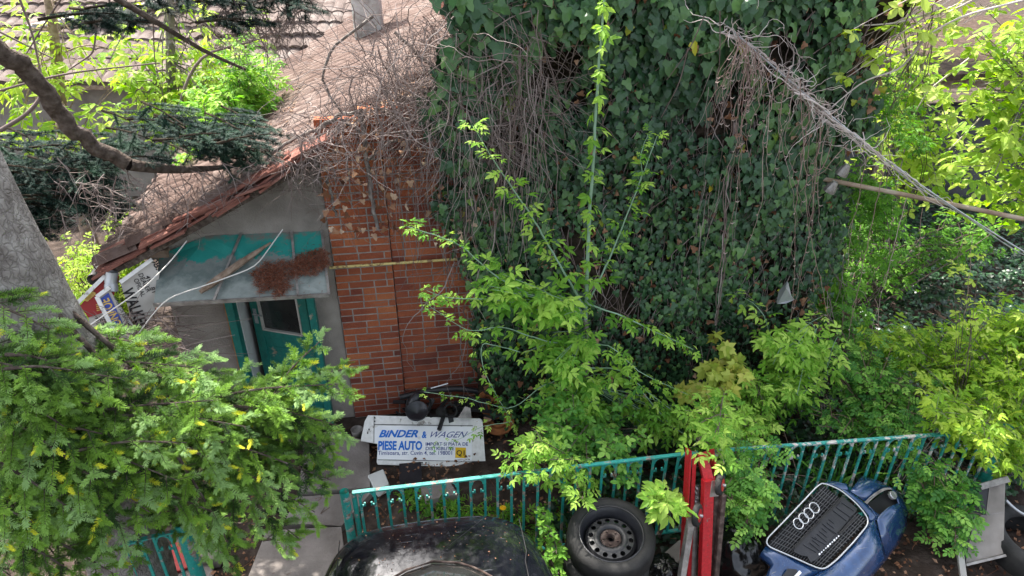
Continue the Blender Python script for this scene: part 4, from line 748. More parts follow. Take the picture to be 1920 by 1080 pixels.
def crown(name, label, cat, base, targets, stem_m, leaf_m, tmpls, size, per=2, step=.06, r0=.012, vr=(0, 1), group=None, sag=.0, start=.35, sub=2, sublen=.25, droop=.25, trunk='stem', leafname='foliage', up=1., kind=None):
    """plant: stems from base to every target, side twigs, leaves at nodes"""
    t = thing(name, label, cat, base, group); bs = MB(); bl = MB(); base = np.asarray(base, float)
    for tg in targets:
        tg = np.asarray(tg, float); L = np.linalg.norm(tg-base); mid_ = (base+tg)/2+A(0, 0, .15*L)+rng.normal(size=3)*.05*L
        P = poly([base, base*.65+mid_*.35+A(0, 0, .05*L), mid_, tg*.6+mid_*.4, tg-A(0, 0, sag*L)], 14); bs.tube(P, r0, r0*.2, k=5)
        n = max(2, int(L*(1-start)/step*.7)); s = np.sort(rng.uniform(start, 1, n)); s[-1] = 1; Q, T = tri_nodes(P, s); put_leaves(bl, tmpls, Q, T, per, size, vr, droop, up)
        for q_, tt in zip(Q[::max(1, 3)], T[::max(1, 3)]):
            for _ in range(sub):
                d = unit(tt*.6+rng.normal(size=3)*.7+A(0, 0, .15)); l2 = sublen*rng.uniform(.5, 1.7); S = poly([q_, q_+d*l2*.5+A(0, 0, .04), q_+d*l2], 6); bs.tube(S, r0*.3, r0*.12, k=4)
                Q2, T2 = tri_nodes(S, np.linspace(.35, 1, max(2, int(l2/step*.8)))); put_leaves(bl, tmpls, Q2, T2, per, size*.9, vr, droop, up)
    bs.build(trunk, stem_m, t, smooth=True); bl.build(leafname, leaf_m, t); return t
def blob(px, py, Y, rx, ry, n, dY=.25):               # n 3-D points in an elliptical blob round a point (radii in photo px)
    sc_ = Y/FPX*1.05; c = PY(px, py, Y); v = rnd_dir(n)*(rng.random((n, 1))**.5)*rng.uniform(.9, 1.35, (n, 1)); return c+v*A(rx*sc_, dY, ry*sc_)
# ================================================================= IVY on the wall
def ysurf(X, Z): return 5.42-.2*nz(X*1.1, Z*.8, 1)-.13*nz(X*3.1, Z*2.2, 4)-.28*np.clip((Z-3.2)/1.2, 0, 1)-.12*np.clip(1-np.abs(X-3.2)/1.2, 0, 1)
ivpoly_px = [(838, -60), (850, 120), (835, 250), (852, 330), (868, 425), (905, 560), (935, 640), (958, 790), (1100, 840), (1440, 800), (1470, 640), (1560, 560), (1612, 470), (1618, 300), (1630, 150), (1560, 60), (1600, -60)]
ivpoly = [tuple(PY(x, y, 5.4)[[0, 2]]) for x, y in ivpoly_px]
ivy = thing('wall_ivy', 'dense dark green ivy covering the whole right part of the house', 'ivy', (2.2, 5.5, 0))
def ivy_leaves(N, lay, szr, b, vlo, vhi, poly_=ivpoly, thin=0):
    X = rng.uniform(-.2, 4.7, N); Z = rng.uniform(-.1, 4.6, N); mk = inpoly(X+rng.normal(size=N)*.05+.16*nz(Z*3, X, 7)+.1, Z+rng.normal(size=N)*.03, poly_)
    gap = nz(X*2.2, Z*1.6, 9)+.9*np.clip((1.25-X)/1.2, 0, 1)*(.6+.8*nz(X*3, Z*2, 3)) ; mk &= gap < rng.uniform(.25, .85, N)-thin
    X, Z = X[mk], Z[mk]; n = len(X); Yy = ysurf(X, Z)-lay+rng.normal(size=n)*.025
    d = np.stack([rng.normal(size=n)*.55, -rng.uniform(.05, .5, n), -np.ones(n)], 1); nn = np.stack([rng.normal(size=n)*.4, -np.ones(n), .55+rng.normal(size=n)*.3], 1)
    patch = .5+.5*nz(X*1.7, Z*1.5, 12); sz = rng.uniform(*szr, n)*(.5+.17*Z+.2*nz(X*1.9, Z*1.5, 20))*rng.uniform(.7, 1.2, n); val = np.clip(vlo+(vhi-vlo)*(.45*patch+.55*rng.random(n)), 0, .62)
    rare = rng.random(n); val = np.where(rare > .992, rng.uniform(.75, 1, n), val); b.place(T_IVY, np.stack([X, Yy, Z], 1), d, nn, sz, val)
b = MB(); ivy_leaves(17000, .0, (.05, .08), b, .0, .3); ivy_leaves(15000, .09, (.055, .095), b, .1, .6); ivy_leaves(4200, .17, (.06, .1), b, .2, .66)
nd = 700; xd = rng.uniform(.4, 3.9, nd); zd = rng.uniform(.2, 4.1, nd); DL = MB(); DL.place(T_IVY, np.stack([xd, ysurf(xd, zd)-.06-.1*rng.random(nd), zd], 1), rnd_dir(nd, -.6), rnd_dir(nd)+A(0, -.8, .2), rng.uniform(.03, .075, nd), rng.random(nd)*.8); DL.build('dead_leaves', M['deadleaf'], ivy)
# roll over the top
N = 2600; X = rng.uniform(.4, 4.3, N); Yv = rng.uniform(5.0, 7.2, N); Z = 4.2+.18*nz(X*1.5, Yv*1.2, 6)+rng.normal(size=N)*.04; n = N
b.place(T_IVY, np.stack([X, Yv, Z], 1), np.stack([rng.normal(size=n)*.7, -np.ones(n), -.5*np.ones(n)], 1), np.stack([rng.normal(size=n)*.4, -.3*np.ones(n), np.ones(n)], 1), rng.uniform(.06, .1, n), rng.uniform(.2, .66, n))
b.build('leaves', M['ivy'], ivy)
b = MB(); xs = np.linspace(.5, 3.85, 60); zs = np.linspace(-.05, 4.25, 60); X, Z = np.meshgrid(xs, zs, indexing='ij'); mk = np.maximum(0, 0)
G = np.stack([X, ysurf(X, Z)+.11+.03*nz(X*9, Z*9, 2), Z], -1); G[:, :, 1] = np.minimum(G[:, :, 1], YW-.02); b.grid(G); b.grid(np.stack([np.stack([xs, ysurf(xs, xs*0+4.2)+.11, xs*0+4.15], 1), np.stack([xs, xs*0+7.4, xs*0+4.3], 1)], 0)); b.build('matted_stems', M['darkstem'], ivy, smooth=True)
# woody stems in the ivy and the dead tangle
def vinewalk(b, p, d, L, r, seg=.05, wig=.35, grav=0., k=4, val=None, plane=None, hug=0.):
    P = [np.array(p, float)]; d = unit(np.array(d, float)); n = max(3, int(L/seg))
    for i in range(n):
        d = unit(d+rng.normal(size=3)*wig*A(1, .5, 1)+A(0, 0, -grav)); q_ = P[-1]+d*seg
        if plane is not None: yy = plane(q_[0], q_[2]); q_[1] = q_[1]*(1-hug)+yy*hug
        P.append(q_)
    b.tube(np.array(P), r, r*.35, k=k, val=rng.random() if val is None else val); return P
b = MB(); Pn = lambda x, z: ysurf(x, z)-.09
for k in range(420):
    x, z = rng.uniform(.3, 4.2), rng.uniform(1.2, 4.2); vinewalk(b, (x, Pn(x, z), z), (rng.normal()*.4, 0, -1), rng.uniform(.5, 1.8), rng.uniform(.002, .006), grav=.12, wig=.22, plane=Pn, hug=.5)
b.build('stems', M['twig'], ivy)
# ================================================================= DEAD VINE TANGLE over the gable and roof edge
dv = thing('dead_creeper', 'bare grey-brown creeper tangled over the brick gable and roof edge', 'dead creeper', PY(700, 450, 5.5))
b = MB(); front = lambda x, z: 5.5-.14*np.clip((z-2.0)/1.0, 0, 1.5)
tang = [(560, 235), (640, 120), (800, 30), (990, -10), (1010, 120), (960, 330), (880, 330), (800, 260), (720, 220), (640, 230), (600, 290), (575, 330)]
r = rng
def pin(poly_px, n):
    xs = [p[0] for p in poly_px]; ys = [p[1] for p in poly_px]; o = []
    while len(o) < n:
        x, y = r.uniform(min(xs), max(xs)), r.uniform(min(ys), max(ys))
        if inpoly([x], [y], poly_px)[0]: o.append((x, y))
    return o
for (x, y) in pin(tang, 560):
    p = PY(x, y, 5.45-rng.uniform(0, .35)*(y < 300)); ang_ = rng.uniform(-2.6, -.5) if rng.random() < .6 else rng.uniform(0, 6.28)
    vinewalk(b, p, (math.cos(ang_), -.1, math.sin(ang_)), rng.uniform(.25, 1.1), rng.uniform(.0017, .004), wig=.28, grav=.06)
for (x, y) in pin([(840, 60), (1010, 0), (1040, 200), (980, 420), (870, 380)], 90):
    vinewalk(b, PY(x, y, 5.05), (rng.normal()*.2, -.05, -1), rng.uniform(.3, 1.2), rng.uniform(.002, .005), wig=.15, grav=.25)
for (x, y) in pin([(690, 200), (880, 180), (880, 430), (740, 430)], 80):
    vinewalk(b, PY(x, y-30, 5.4), (rng.normal()*.12, 0, -1), rng.uniform(.4, .9), rng.uniform(.0022, .004), wig=.09, grav=.2)
for (x, y) in pin([(600, 210), (860, 210), (880, 420), (610, 430)], 130): vinewalk(b, PY(x, y, 5.55), (rng.normal(), 0, rng.normal()-.3), rng.uniform(.2, .7), rng.uniform(.0015, .0035), wig=.3, grav=.03)
for (x, y) in pin([(640, 110), (820, 10), (1000, -10), (1010, 240), (870, 290), (700, 220)], 420):
    ang_ = rng.uniform(0, 6.28); vinewalk(b, PY(x, y, rng.uniform(5.05, 5.65)), (math.cos(ang_), -.1, math.sin(ang_)-.2), rng.uniform(.3, 1.0), rng.uniform(.0015, .0035)*rng.choice([1, 1, 1.8]), wig=.24, grav=.05)
b.build('vines', M['twig'], dv)
b = MB()                                             # thick stems on the brick
for pts, rr in [([(676, 205), (683, 260), (692, 330), (700, 400), (708, 430)], .022), ([(600, 240), (640, 215), (676, 210)], .02), ([(600, 240), (585, 300), (575, 340)], .016), ([(640, 225), (668, 240), (682, 260)], .014), ([(612, 330), (622, 370), (630, 405)], .015), ([(700, 200), (780, 235), (850, 215), (960, 232)], .014), ([(690, 300), (725, 270), (790, 240), (840, 232)], .013), ([(600, 240), (540, 265), (500, 300)], .016), ([(740, 60), (800, 120), (880, 150), (960, 160)], .013), ([(700, 30), (620, 90), (600, 150), (640, 210)], .012), ([(880, 330), (905, 300), (915, 260), (890, 240)], .01)]:
    P = poly([PY(x, y, 5.47) for x, y in pts], 14); P[1:-1] += rng.normal(size=P[1:-1].shape)*.006; b.tube(P, rr, rr*.75, k=8, val=.2)
b.build('main_stem', M['bark'], dv, smooth=True)
b = MB()
for (x, y) in pin([(600, 260), (860, 200), (900, 420), (830, 470), (760, 430), (640, 440)], 1): pass
pp = np.array([PY(x, y, 5.44-rng.uniform(0, .1)) for x, y in pin([(590, 250), (700, 230), (900, 250), (950, 420), (820, 470), (740, 430), (640, 480), (600, 440)], 210)]); n = len(pp)
b.place(T_IVY, pp, rnd_dir(n, -.8), rnd_dir(n, .4)+A(0, -.7, 0), rng.uniform(.03, .07, n), rng.random(n)**.8); b.build('withered_leaves', M['deadleaf'], dv)
# small ivy climbing on brick at the edge
b = MB(); 
for pg, nn_ in [([(860, 250), (960, 250), (1000, 560), (930, 640), (880, 520), (850, 420), (800, 400), (830, 300)], 420), ([(820, 200), (900, 180), (930, 260), (850, 300)], 60), ([(890, 560), (935, 560), (960, 780), (900, 780), (880, 700)], 130)]:
    pp = np.array([PY(x, y, 5.47) for x, y in pin(pg, nn_)]); n = len(pp); b.place(T_IVY, pp, np.stack([rng.normal(size=n)*.6, -.2*np.ones(n), -np.ones(n)], 1), np.stack([rng.normal(size=n)*.4, -np.ones(n), .6*np.ones(n)], 1), rng.uniform(.035, .07, n), rng.uniform(.1, .7, n))
tag(b.build('young_ivy', M['ivy']), 'sparse small-leaved ivy creeping from the big ivy onto the brick wall', 'ivy')
# roof debris: twigs and leaves lying on tiles
def onroof(x, y, h=.05): return A(x, y, 1.98+(x+2.49)*.49+h)
b = MB()
for k in range(1300):
    y = 5.4+abs(rng.normal())*1.6; x = rng.uniform(-2.3, .7); 
    if rng.random() > .25+.5*(x > -1.3): continue
    p = onroof(x, y, rng.uniform(.03, .12)); a_ = rng.uniform(0, 6.28); d = A(math.cos(a_), math.sin(a_), math.cos(a_)*.49); P = [p]
    for i in range(rng.integers(4, 10)):
        d = unit(d+rng.normal(size=3)*A(.35, .35, .1)); q_ = P[-1]+d*.07; q_[2] = .5*q_[2]+.5*onroof(q_[0], q_[1], .06)[2]; P.append(q_)
    b.tube(np.array(P), rng.uniform(.0025, .006), .0015, k=4, val=rng.uniform(.3, 1))
N = 9000; x = rng.uniform(-2.2, .7, N); y = 5.45+np.abs(rng.normal(size=N))*1.6; mk = nz(x*2, y*2, 5) > -.3; P = np.stack([x, y, 1.98+(x+2.49)*.49+rng.uniform(.03, .06, N)], 1)[mk]; n = len(P)
b2 = MB(); b2.place(T_LOW, P, rnd_dir(n)*A(1, 1, .2), rnd_dir(n, 2.5), rng.uniform(.02, .05, n), rng.uniform(.2, 1, n))
rd = thing('roof_debris', 'fallen twigs and dead leaves lying on the lower roof tiles', 'debris', onroof(-1, 5.8)); rd['kind'] = 'stuff'; b.build('twigs', M['twig'], rd); b2.build('dry_leaves', M['deadleaf'], rd)
# ================================================================= CABLE with pale vines at upper right
cA, cB = PY(1362, 48, 5.0), PY(1975, 505, 4.35); cabf = lambda t: cA*(1-t)+cB*t-A(0, 0, .10*math.sin(math.pi*t))
b = MB(); b.tube(np.array([cabf(t) for t in np.linspace(0, 1, 24)]), .006, k=6); b.tube(np.array([cabf(t)+A(0, .01, -.018+.01*math.sin(t*20)) for t in np.linspace(.3, 1, 24)]), .005, k=6)
tag(b.build('overhead_cable', M['zinc']), 'overhead wire running down from the ivy to the right edge', 'cable')
vc = thing('hanging_creeper', 'pale bare creeper twisted along the overhead wire with long hanging shoots', 'creeper', cabf(.2))
b = MB()
for k in range(9):
    wr_ = rng.uniform(.02, .09); t0, t1 = rng.uniform(0, .3), rng.uniform(.35, .72 if k > 3 else .95); ph = rng.uniform(0, 6); ts = np.linspace(t0, t1, 34)
    P = np.array([cabf(t)+wr_*A(math.sin(t*17+ph), math.cos(t*13+ph), math.cos(t*21+ph)-.4) for t in ts])+rng.normal(size=(34, 3))*.006; b.tube(P, rng.uniform(.003, .007)*(1.4 if k < 3 else 1), .002, k=5, val=rng.random())
for k in range(110):
    t = rng.uniform(0, .5)**1.3; vinewalk(b, cabf(t)+rng.normal(size=3)*.03, rng.normal(size=3)*A(1, .5, .7)+A(.3, 0, -.3), rng.uniform(.12, .5), rng.uniform(.002, .0045), wig=.4, seg=.03)
b.build('twisted_vines', M['palevine'], vc)
b = MB(); budpos = []
def hang(x0, y0, Yv, x1, y1, r_=.0035, wob=.02):
    p0, p1 = PY(x0, y0, Yv), PY(x1, y1, Yv-.05); n = max(6, int(abs(y1-y0)/14)); P = poly([p0, p0*.6+p1*.4+rng.normal(size=3)*wob*2, p0*.3+p1*.7+rng.normal(size=3)*wob*2, p1], n); P[1:-1] += rng.normal(size=(n-2, 3))*wob*.25
    b.tube(P, r_, r_*.5, k=5, val=rng.random()); 
    for q_ in P[2:-1]:
        if rng.random() < .3:
            s_ = rng.choice([-1, 1]); b.tube([q_, q_+A(s_*.012, -.01, -.004), q_+A(s_*.026, -.015, .01)], [.0035, .0045, .001], k=4, val=rng.uniform(.5, 1))
    return P
hs = [(1520, 190, 1480, 640), (1545, 235, 1510, 470), (1480, 130, 1460, 300), (1420, 90, 1440, 330), (1560, 260, 1500, 360), (1625, 300, 1590, 500), (1655, 330, 1560, 735), (1700, 370, 1635, 620), (1730, 390, 1705, 465), (1797, 420, 1800, 480), (1823, 440, 1775, 745), (1500, 150, 1545, 745), (1460, 120, 1395, 480), (1590, 270, 1530, 330), (1380, 60, 1390, 300), (1640, 560, 1645, 620), (1400, 70, 1350, 500), (1540, 230, 1455, 690)]
for h_ in hs:
    P = hang(h_[0], h_[1], 4.75, h_[2], h_[3])
    if h_[3] > 450: i = len(P)//2; q0 = P[i]; b.tube(poly([q0, q0+A(.03*rng.choice([-1, 1]), 0, -.12), q0+A(.06, 0, -.25)], 6), .0025, .0015, k=4, val=.5)
for k in range(60):
    x0 = rng.choice([1385, 1400, 1420, 1480, 1530, 1555])+rng.normal()*12; y0 = 55+(x0-1362)*.72; hang(x0, y0, 4.85, x0-rng.uniform(-25, 75), y0+rng.uniform(50, 330)*rng.uniform(.4, 1), rng.uniform(.0015, .0035), .03)
b.build('hanging_shoots', M['redtwig'], vc)
b = MB()
for k in range(4): P = poly([PY(1375+k*3, 230, 5.05), PY(1370-k*5, 350, 5.0), PY(1352+k*3, 480, 5.0), PY(1340+k, 610, 5.0)], 24); P[1:-1] += rng.normal(size=(22, 3))*.008; b.tube(P, .0055, .003, k=5, val=rng.random())
for (x, y) in pin([(1330, 90), (1400, 90), (1390, 420), (1310, 420)], 26): vinewalk(b, PY(x, y, 5.0), (rng.normal()*.15, 0, -1), rng.uniform(.3, .8), .003, wig=.12, grav=.2)
for (x0, y0, x1, y1) in [(1320, 30, 1250, 150), (1350, 20, 1330, 240), (1010, 60, 1060, 260), (1100, 440, 1120, 500), (1290, 90, 1240, 220)]: P = poly([PY(x0, y0, 5.0), PY((x0+x1)/2+10, (y0+y1)/2, 4.95), PY(x1, y1, 5.0)], 10); b.tube(P, .005, .003, k=5)
tag(b.build('hanging_vine', M['twig']), 'bundle of thin bare stems hanging straight down over the middle of the ivy', 'vine')
# pole
b = MB(); P = [PY(1525, 332, 5.3), PY(1700, 366, 4.95), PY(1935, 414, 4.5)]; b.tube(P, .02, k=12, cap=True); tag(b.build('wooden_pole', mat('rusty_pole', [(.12, .06, .04), (.3, .22, .16), (.42, .38, .3)], .8, nscale=6), smooth=True), 'long brownish pole sticking out level from the ivy to the right', 'pole')
for (x, y, l) in [(1583, 318, 'upper clear plastic cover hanging at the right end of the ivy'), (1560, 350, 'lower clear plastic cover hanging just above the pole')]:
    b = MB(); b.lathe([(.0, .045), (.025, .05), (.036, .02), (.05, -.02), (.054, -.05), (.05, -.05), (.034, .01), (0, .03)], PY(x, y, 5.1), unit(A(.3, -.2, .9)), 9); tag(b.build('plastic_cover', M['greysteel']), l, 'plastic cover')
b = MB(); b.prism([PY(1458, 570, 5.0), PY(1462, 548, 5.05), PY(1474, 540, 5.0), PY(1478, 530, 5.05), PY(1484, 556, 5.0), PY(1490, 562, 5.0), PY(1474, 569, 4.98)], (0, .02, .005)); tag(b.build('plastic_scrap', M['zinc']), 'torn pale grey plastic piece caught in the lower ivy', 'plastic scrap')
# ================================================================= GROUND IVY, litter
def scatter(b, T, N, xr, yr, cond, zf, szr, vr, upr=2.5):
    X = rng.uniform(*xr, N); Yv = rng.uniform(*yr, N); mk = cond(X, Yv); X, Yv = X[mk], Yv[mk]; n = len(X); Z = zf(X, Yv); b.place(T, np.stack([X, Yv, Z], 1), rnd_dir(n)*A(1, 1, .3), rnd_dir(n, upr)+A(0, -.3, 0), rng.uniform(*szr, n), rng.uniform(*vr, n))
b = MB(); hf = lambda x, y: gz(x, y)+.05+.12*np.clip(nz(x*1.5, y*1.8, 8), -.3, 1)+.35*np.clip((y-4.7)/1.0, 0, 1)+rng.uniform(0, .05, len(x))
scatter(b, T_IVY, 26000, (.9, 9.5), (3.55, 8.9), lambda x, y: (x > 1.2-.8*(y < 4.2))&(nz(x*2, y*2, 3) > -.95)&~((y > 5.7)&(x < 4.2)), hf, (.04, .075), (.0, .4))
tag(b.build('ground_ivy', M['ivy']), 'low dark ivy covering the soil behind the fence', 'ground ivy', kind='stuff')
b = MB(); scatter(b, T_LOW, 7000, (-2.6, 6), (2.6, 5.5), lambda x, y: ~((y > 5.5)&(x < 4.2))&(nz(x*3, y*3, 7) > -.2)&~((x > -1.4)&(x < -.6)&(y > 3.9)&(y < 5.4)&(rng.random(len(x)) > .04)), lambda x, y: gz(x, y)+.02*rng.random(len(x))-.01, (.02, .055), (0, .75))
for k in range(260):
    x, y = rng.uniform(-2.4, 5.5), rng.uniform(2.9, 5.4); b.tube([A(x, y, .045+gz(x, y)), A(x, y, .06)+rng.normal(size=3)*.05*A(1, 1, .1), A(x, y, .06)+rng.normal(size=3)*.12*A(1, 1, .1)], .003, .0015, k=4, val=rng.random()*.5)
tag(b.build('leaf_litter', M['deadleaf']), 'brown dead leaves and bits of twig strewn over the ground', 'leaf litter', kind='stuff')
b = MB()                                              # brambles and dry stalks on the ground right
for k in range(150):
    x, y = rng.uniform(1.9, 6.5), rng.uniform(3.7, 7.5)
    if y > 5.5 and x < 4.3: continue
    a_ = rng.uniform(0, 6.28); L = rng.uniform(.4, 1.2); p = A(x, y, .08); e = p+A(math.cos(a_), math.sin(a_), 0)*L; b.tube(poly([p, (p+e)/2+A(0, 0, rng.uniform(.1, .5)*L), e+A(0, 0, .1)], 9), .0045, .002, k=4, val=rng.random())
tag(b.build('dry_bramble', M['redtwig']), 'arching dry bramble stems over the dark ground behind the right fence panel', 'bramble', kind='stuff')
b = MB()                                             # dead brush heap below the signs
for k in range(380):
    p = PY(rng.uniform(190, 345), rng.uniform(590, 720), rng.uniform(4.7, 5.5)); d = rng.normal(size=3)*A(1, .5, .5); b.tube(poly([p, p+d*.1, p+d*.22+A(0, 0, -.03)], 5), rng.uniform(.002, .006), .0015, k=4, val=rng.random()*.8)
tag(b.build('brush_heap', M['twig']), 'heap of dead brushwood below the old signs', 'brushwood', kind='stuff')
b = MB(); b.box((-2.8, 5.3, .35), (1.0, .9, .7)); tag(b.build('brush_bank', M['soil'], bevel=.1), 'dark earth bank under the brushwood left of the door', 'earth bank', kind='stuff')
# ================================================================= BOX ELDER SAPLING (the light green young tree in the middle)
el = thing('box_elder_sapling', 'light green young tree with a tall blue-green shoot in front of the ivy', 'young tree', PY(1105, 860, 4.75)*A(1, 1, 0))
Ys = 4.7; bs = MB(); bl = MB()
def branch(pts, r0, r1, leaf=.13, step=.085, start=.1, n=2, Yoff=0., vr=(.15, 1.), T=(T_ELDER5, T_ELDER3), b_s=None, b_l=None, wig=.0018, endtuft=2, seg=None):
    P = poly([PY(p[0], p[1], Ys+Yoff+(p[2] if len(p) > 2 else 0)) for p in pts], seg or max(8, len(pts)*5)); P[1:-1] += rng.normal(size=P[1:-1].shape)*wig
    (b_s or bs).tube(P, r0, r1, k=7)
    L = np.linalg.norm(np.diff(P, axis=0), axis=1).sum(); s = np.arange(start*L, L, step)/L; s = np.clip(s+rng.normal(size=len(s))*.35*step/L, 0, 1); s = np.append(s, [1.]*endtuft); Q, Tn = tri_nodes(P, np.minimum(s, 1)); sz = leaf*(1-.45*s); put_leaves(b_l or bl, T, Q, Tn, n, sz, vr, petiole=.04); return P
main = branch([(1137, -60), (1122, 130), (1112, 300), (1103, 450), (1098, 600)], .006, .017, .0, 9, n=1, endtuft=0, wig=.003, seg=24); 
P = poly([PY(x, y, Ys) for x, y in [(1140, -60), (1122, 130), (1112, 300), (1103, 450), (1098, 600)]], 30); sN = np.arange(.01, .97, .055); Q, Tn = tri_nodes(P, sN)
put_leaves(bl, (T_ELDER5, T_ELDER3), Q, Tn, 2, np.where(sN < .12, .17, .14), (.4, 1.), petiole=.02); put_leaves(bl, (T_ELDER3,), Q, Tn, 2, np.where(sN < .12, .15, .11), (.4, 1.), petiole=.03)
bt = MB(); bt.tube(poly([PY(1098, 598, Ys), PY(1102, 640, Ys), PY(1100, 700, Ys+.02), PY(1095, 800, Ys), PY(1100, 850, Ys)*A(1, 1, 0)], 14), .019, .026, k=10, val=.8); bt.build('trunk', M['bark'], el, smooth=True)
branch([(1094, 572), (1045, 490), (1000, 410), (965, 360), (925, 300, -.1), (885, 235, -.15)], .01, .003, .17, .07, .15, n=3)
branch([(1101, 572), (1147, 477), (1190, 367), (1215, 300), (1232, 255)], .009, .003, .16, .075, .15, n=3); branch([(1190, 367), (1205, 330), (1200, 290), (1215, 250)], .004, .002, .09, .06)
branch([(1102, 570), (1160, 590, -.1), (1225, 620, -.2), (1300, 655, -.25)], .008, .002, .15, .05, .25, n=3)
branch([(1095, 570), (1010, 560, -.1), (930, 520, -.15), (860, 455, -.2), (765, 425, -.2)], .008, .003, .15, .06, .3, n=3)
branch([(1095, 590), (1010, 575, -.15), (920, 560, -.2), (840, 560, -.25), (800, 545, -.25)], .008, .002, .14, .06, .2, n=3)
branch([(1098, 650), (1020, 640, -.2), (940, 610, -.25), (880, 625, -.3), (800, 570, -.3)], .007, .002, .13, .07, .2, n=3)
branch([(1098, 700), (1020, 720, -.2), (960, 770, -.3), (870, 745, -.3), (795, 735, -.3)], .005, .002, .085, .075, .2)
branch([(975, 660, -.2), (900, 640, -.25), (905, 690, -.3), (930, 740, -.3), (965, 800, -.3)], .004, .002, .09, .06, .1); branch([(960, 790, -.35), (900, 800, -.4), (860, 825, -.42), (820, 835, -.42)], .003, .001, .075, .06, .3)
branch([(1098, 690), (1160, 690, -.15), (1220, 740, -.25), (1290, 790, -.35), (1390, 800, -.35)], .007, .002, .13, .05, .2, n=3); branch([(1200, 730, -.25), (1260, 800, -.4), (1310, 830, -.45), (1330, 850, -.45)], .004, .002, .13, .05, .2, n=3)
branch([(1098, 640), (1150, 650, -.2), (1200, 700, -.3), (1290, 740, -.35)], .005, .002, .11, .06, .2, n=3)
for (x, y, rx, ry, n_) in [(1060, 660, 90, 60, 12), (1090, 740, 80, 60, 13), (1010, 560, 90, 40, 8), (930, 550, 60, 40, 6), (1120, 800, 60, 40, 8), (1240, 790, 70, 35, 8)]:
    for q_ in blob(x, y, Ys-.25, rx, ry, n_, .2):
        p0 = PY(1098, min(720, max(590, y-30)), Ys); P = poly([p0, (p0+q_)/2+A(0, 0, .04), q_], 7); bs.tube(P, .004, .0015, k=5); Q, Tn = tri_nodes(P, [.5, .7, .85, 1]); put_leaves(bl, (T_ELDER5, T_ELDER3), Q, Tn, 3, .15, (.1, 1.), petiole=.05)
bs.build('branches', M['greenstem'], el, smooth=True); bl.build('foliage', M['elder'], el)
# ================================================================= other shrubs
EL = (T_ELDER5, T_ELDER3); RO = (T_ROSE, T_TRI)
def cr(name, label, cat, bpx, blobs, **k):
    tg = np.vstack([blob(*q_) for q_ in blobs]); p = k.pop('base') if 'base' in k else PZ(*bpx, 0) if len(bpx) == 2 else PY(bpx[0], bpx[1], bpx[2])*A(1, 1, 0); return crown(name, label, cat, p, tg, k.pop('sm', M['twig']), k.pop('lm', M['elder']), k.pop('T', EL), k.pop('size', .13), **k)
cr('round_leaf_shrub', 'shrub with rounder mid-green leaves under the young tree, just behind the fence', 'shrub', (1090, 860), [(1060, 770, 4.2, 90, 50, 16), (1040, 840, 3.9, 75, 50, 16), (1150, 790, 4.3, 60, 45, 12), (1150, 870, 3.75, 60, 30, 10)], lm=M['rose'], T=(T_TRI,), size=.10, per=2, step=.07, vr=(.3, 1), start=.6, sub=1, sublen=.12)
cr('seedling', 'small light green plant spilling between the fence bars left of the red hoist', 'small plant', (1080, 940), [(1010, 860, 3.6, 55, 20, 6), (1080, 900, 3.55, 50, 22, 5), (960, 870, 3.6, 25, 15, 3)], size=.10, start=.7, sub=1, sublen=.08, vr=(.3, 1))
cr('maple_seedling', 'small plant with large bright lobed leaves in front of the fence beside the red hoist', 'small plant', (1235, 1010), [(1235, 920, 3.35, 38, 26, 8)], size=.15, T=(T_ELDER3,), per=3, start=.85, sub=0, vr=(.5, 1), step=.05)
cr('low_shrub', 'small leafy sprout between the black car and the wheel', 'small plant', (1035, 1075), [(1035, 1000, 3.3, 14, 30, 5), (1030, 1050, 3.2, 12, 25, 5)], T=(T_TRI,), lm=M['elder'], size=.07, start=.5, sub=1, sublen=.06, vr=(.1, .6))
cr('yellow_maple_shoots', 'drooping yellowish maple shoots at the foot of the ivy', 'maple shoots', (1340, 790), [(1340, 640, 4.7, 20, 15, 2), (1345, 700, 4.5, 45, 30, 9), (1310, 740, 4.4, 45, 30, 10), (1375, 680, 4.5, 20, 10, 4)], lm=M['maple'], T=(T_MAPLE,), size=.1, per=3, start=.93, sub=0, droop=1.6, step=.03, up=.6)
cr('leafy_shoot', 'bright leafy shoot standing alone against the right part of the ivy', 'shrub', (1475, 790), [(1480, 630, 4.5, 50, 35, 10), (1460, 700, 4.45, 15, 35, 4), (1535, 630, 4.5, 20, 20, 3)], size=.15, start=.55, sub=1, sublen=.15, vr=(.4, 1), sm=M['greenstem'])
cr('fence_shrub', 'light green shrub right of the red hoist above the fence rail', 'shrub', (1390, 850), [(1390, 800, 4.0, 80, 40, 13), (1320, 810, 3.6, 50, 28, 7), (1430, 745, 4.3, 60, 30, 7), (1390, 710, 4.5, 40, 25, 5)], size=.12, start=.5, sub=1, sublen=.15, vr=(.2, 1))
cr('rose_bush', 'rose bush with small fresh leaves in front of the fence, between hoist and bumper', 'rose bush', (1400, 1000), [(1395, 880, 3.5, 40, 35, 9), (1405, 940, 3.3, 50, 30, 10), (1430, 860, 3.6, 25, 20, 3)], lm=M['rose'], T=(T_ROSE,), size=.11, start=.55, sub=2, sublen=.12, vr=(.25, 1), sm=M['redtwig'])
cr('rose_bush', 'rose bush with darker leaves between the blue bumper and the radiator', 'rose bush', (1760, 1010), [(1765, 935, 3.35, 50, 35, 14), (1730, 905, 3.45, 25, 20, 4), (1780, 1000, 3.2, 30, 40, 8), (1800, 920, 3.3, 30, 25, 6), (1740, 870, 3.5, 40, 12, 3)], lm=M['rose'], T=(T_ROSE,), size=.12, start=.5, sub=2, sublen=.14, vr=(.1, .95), sm=M['redtwig'])
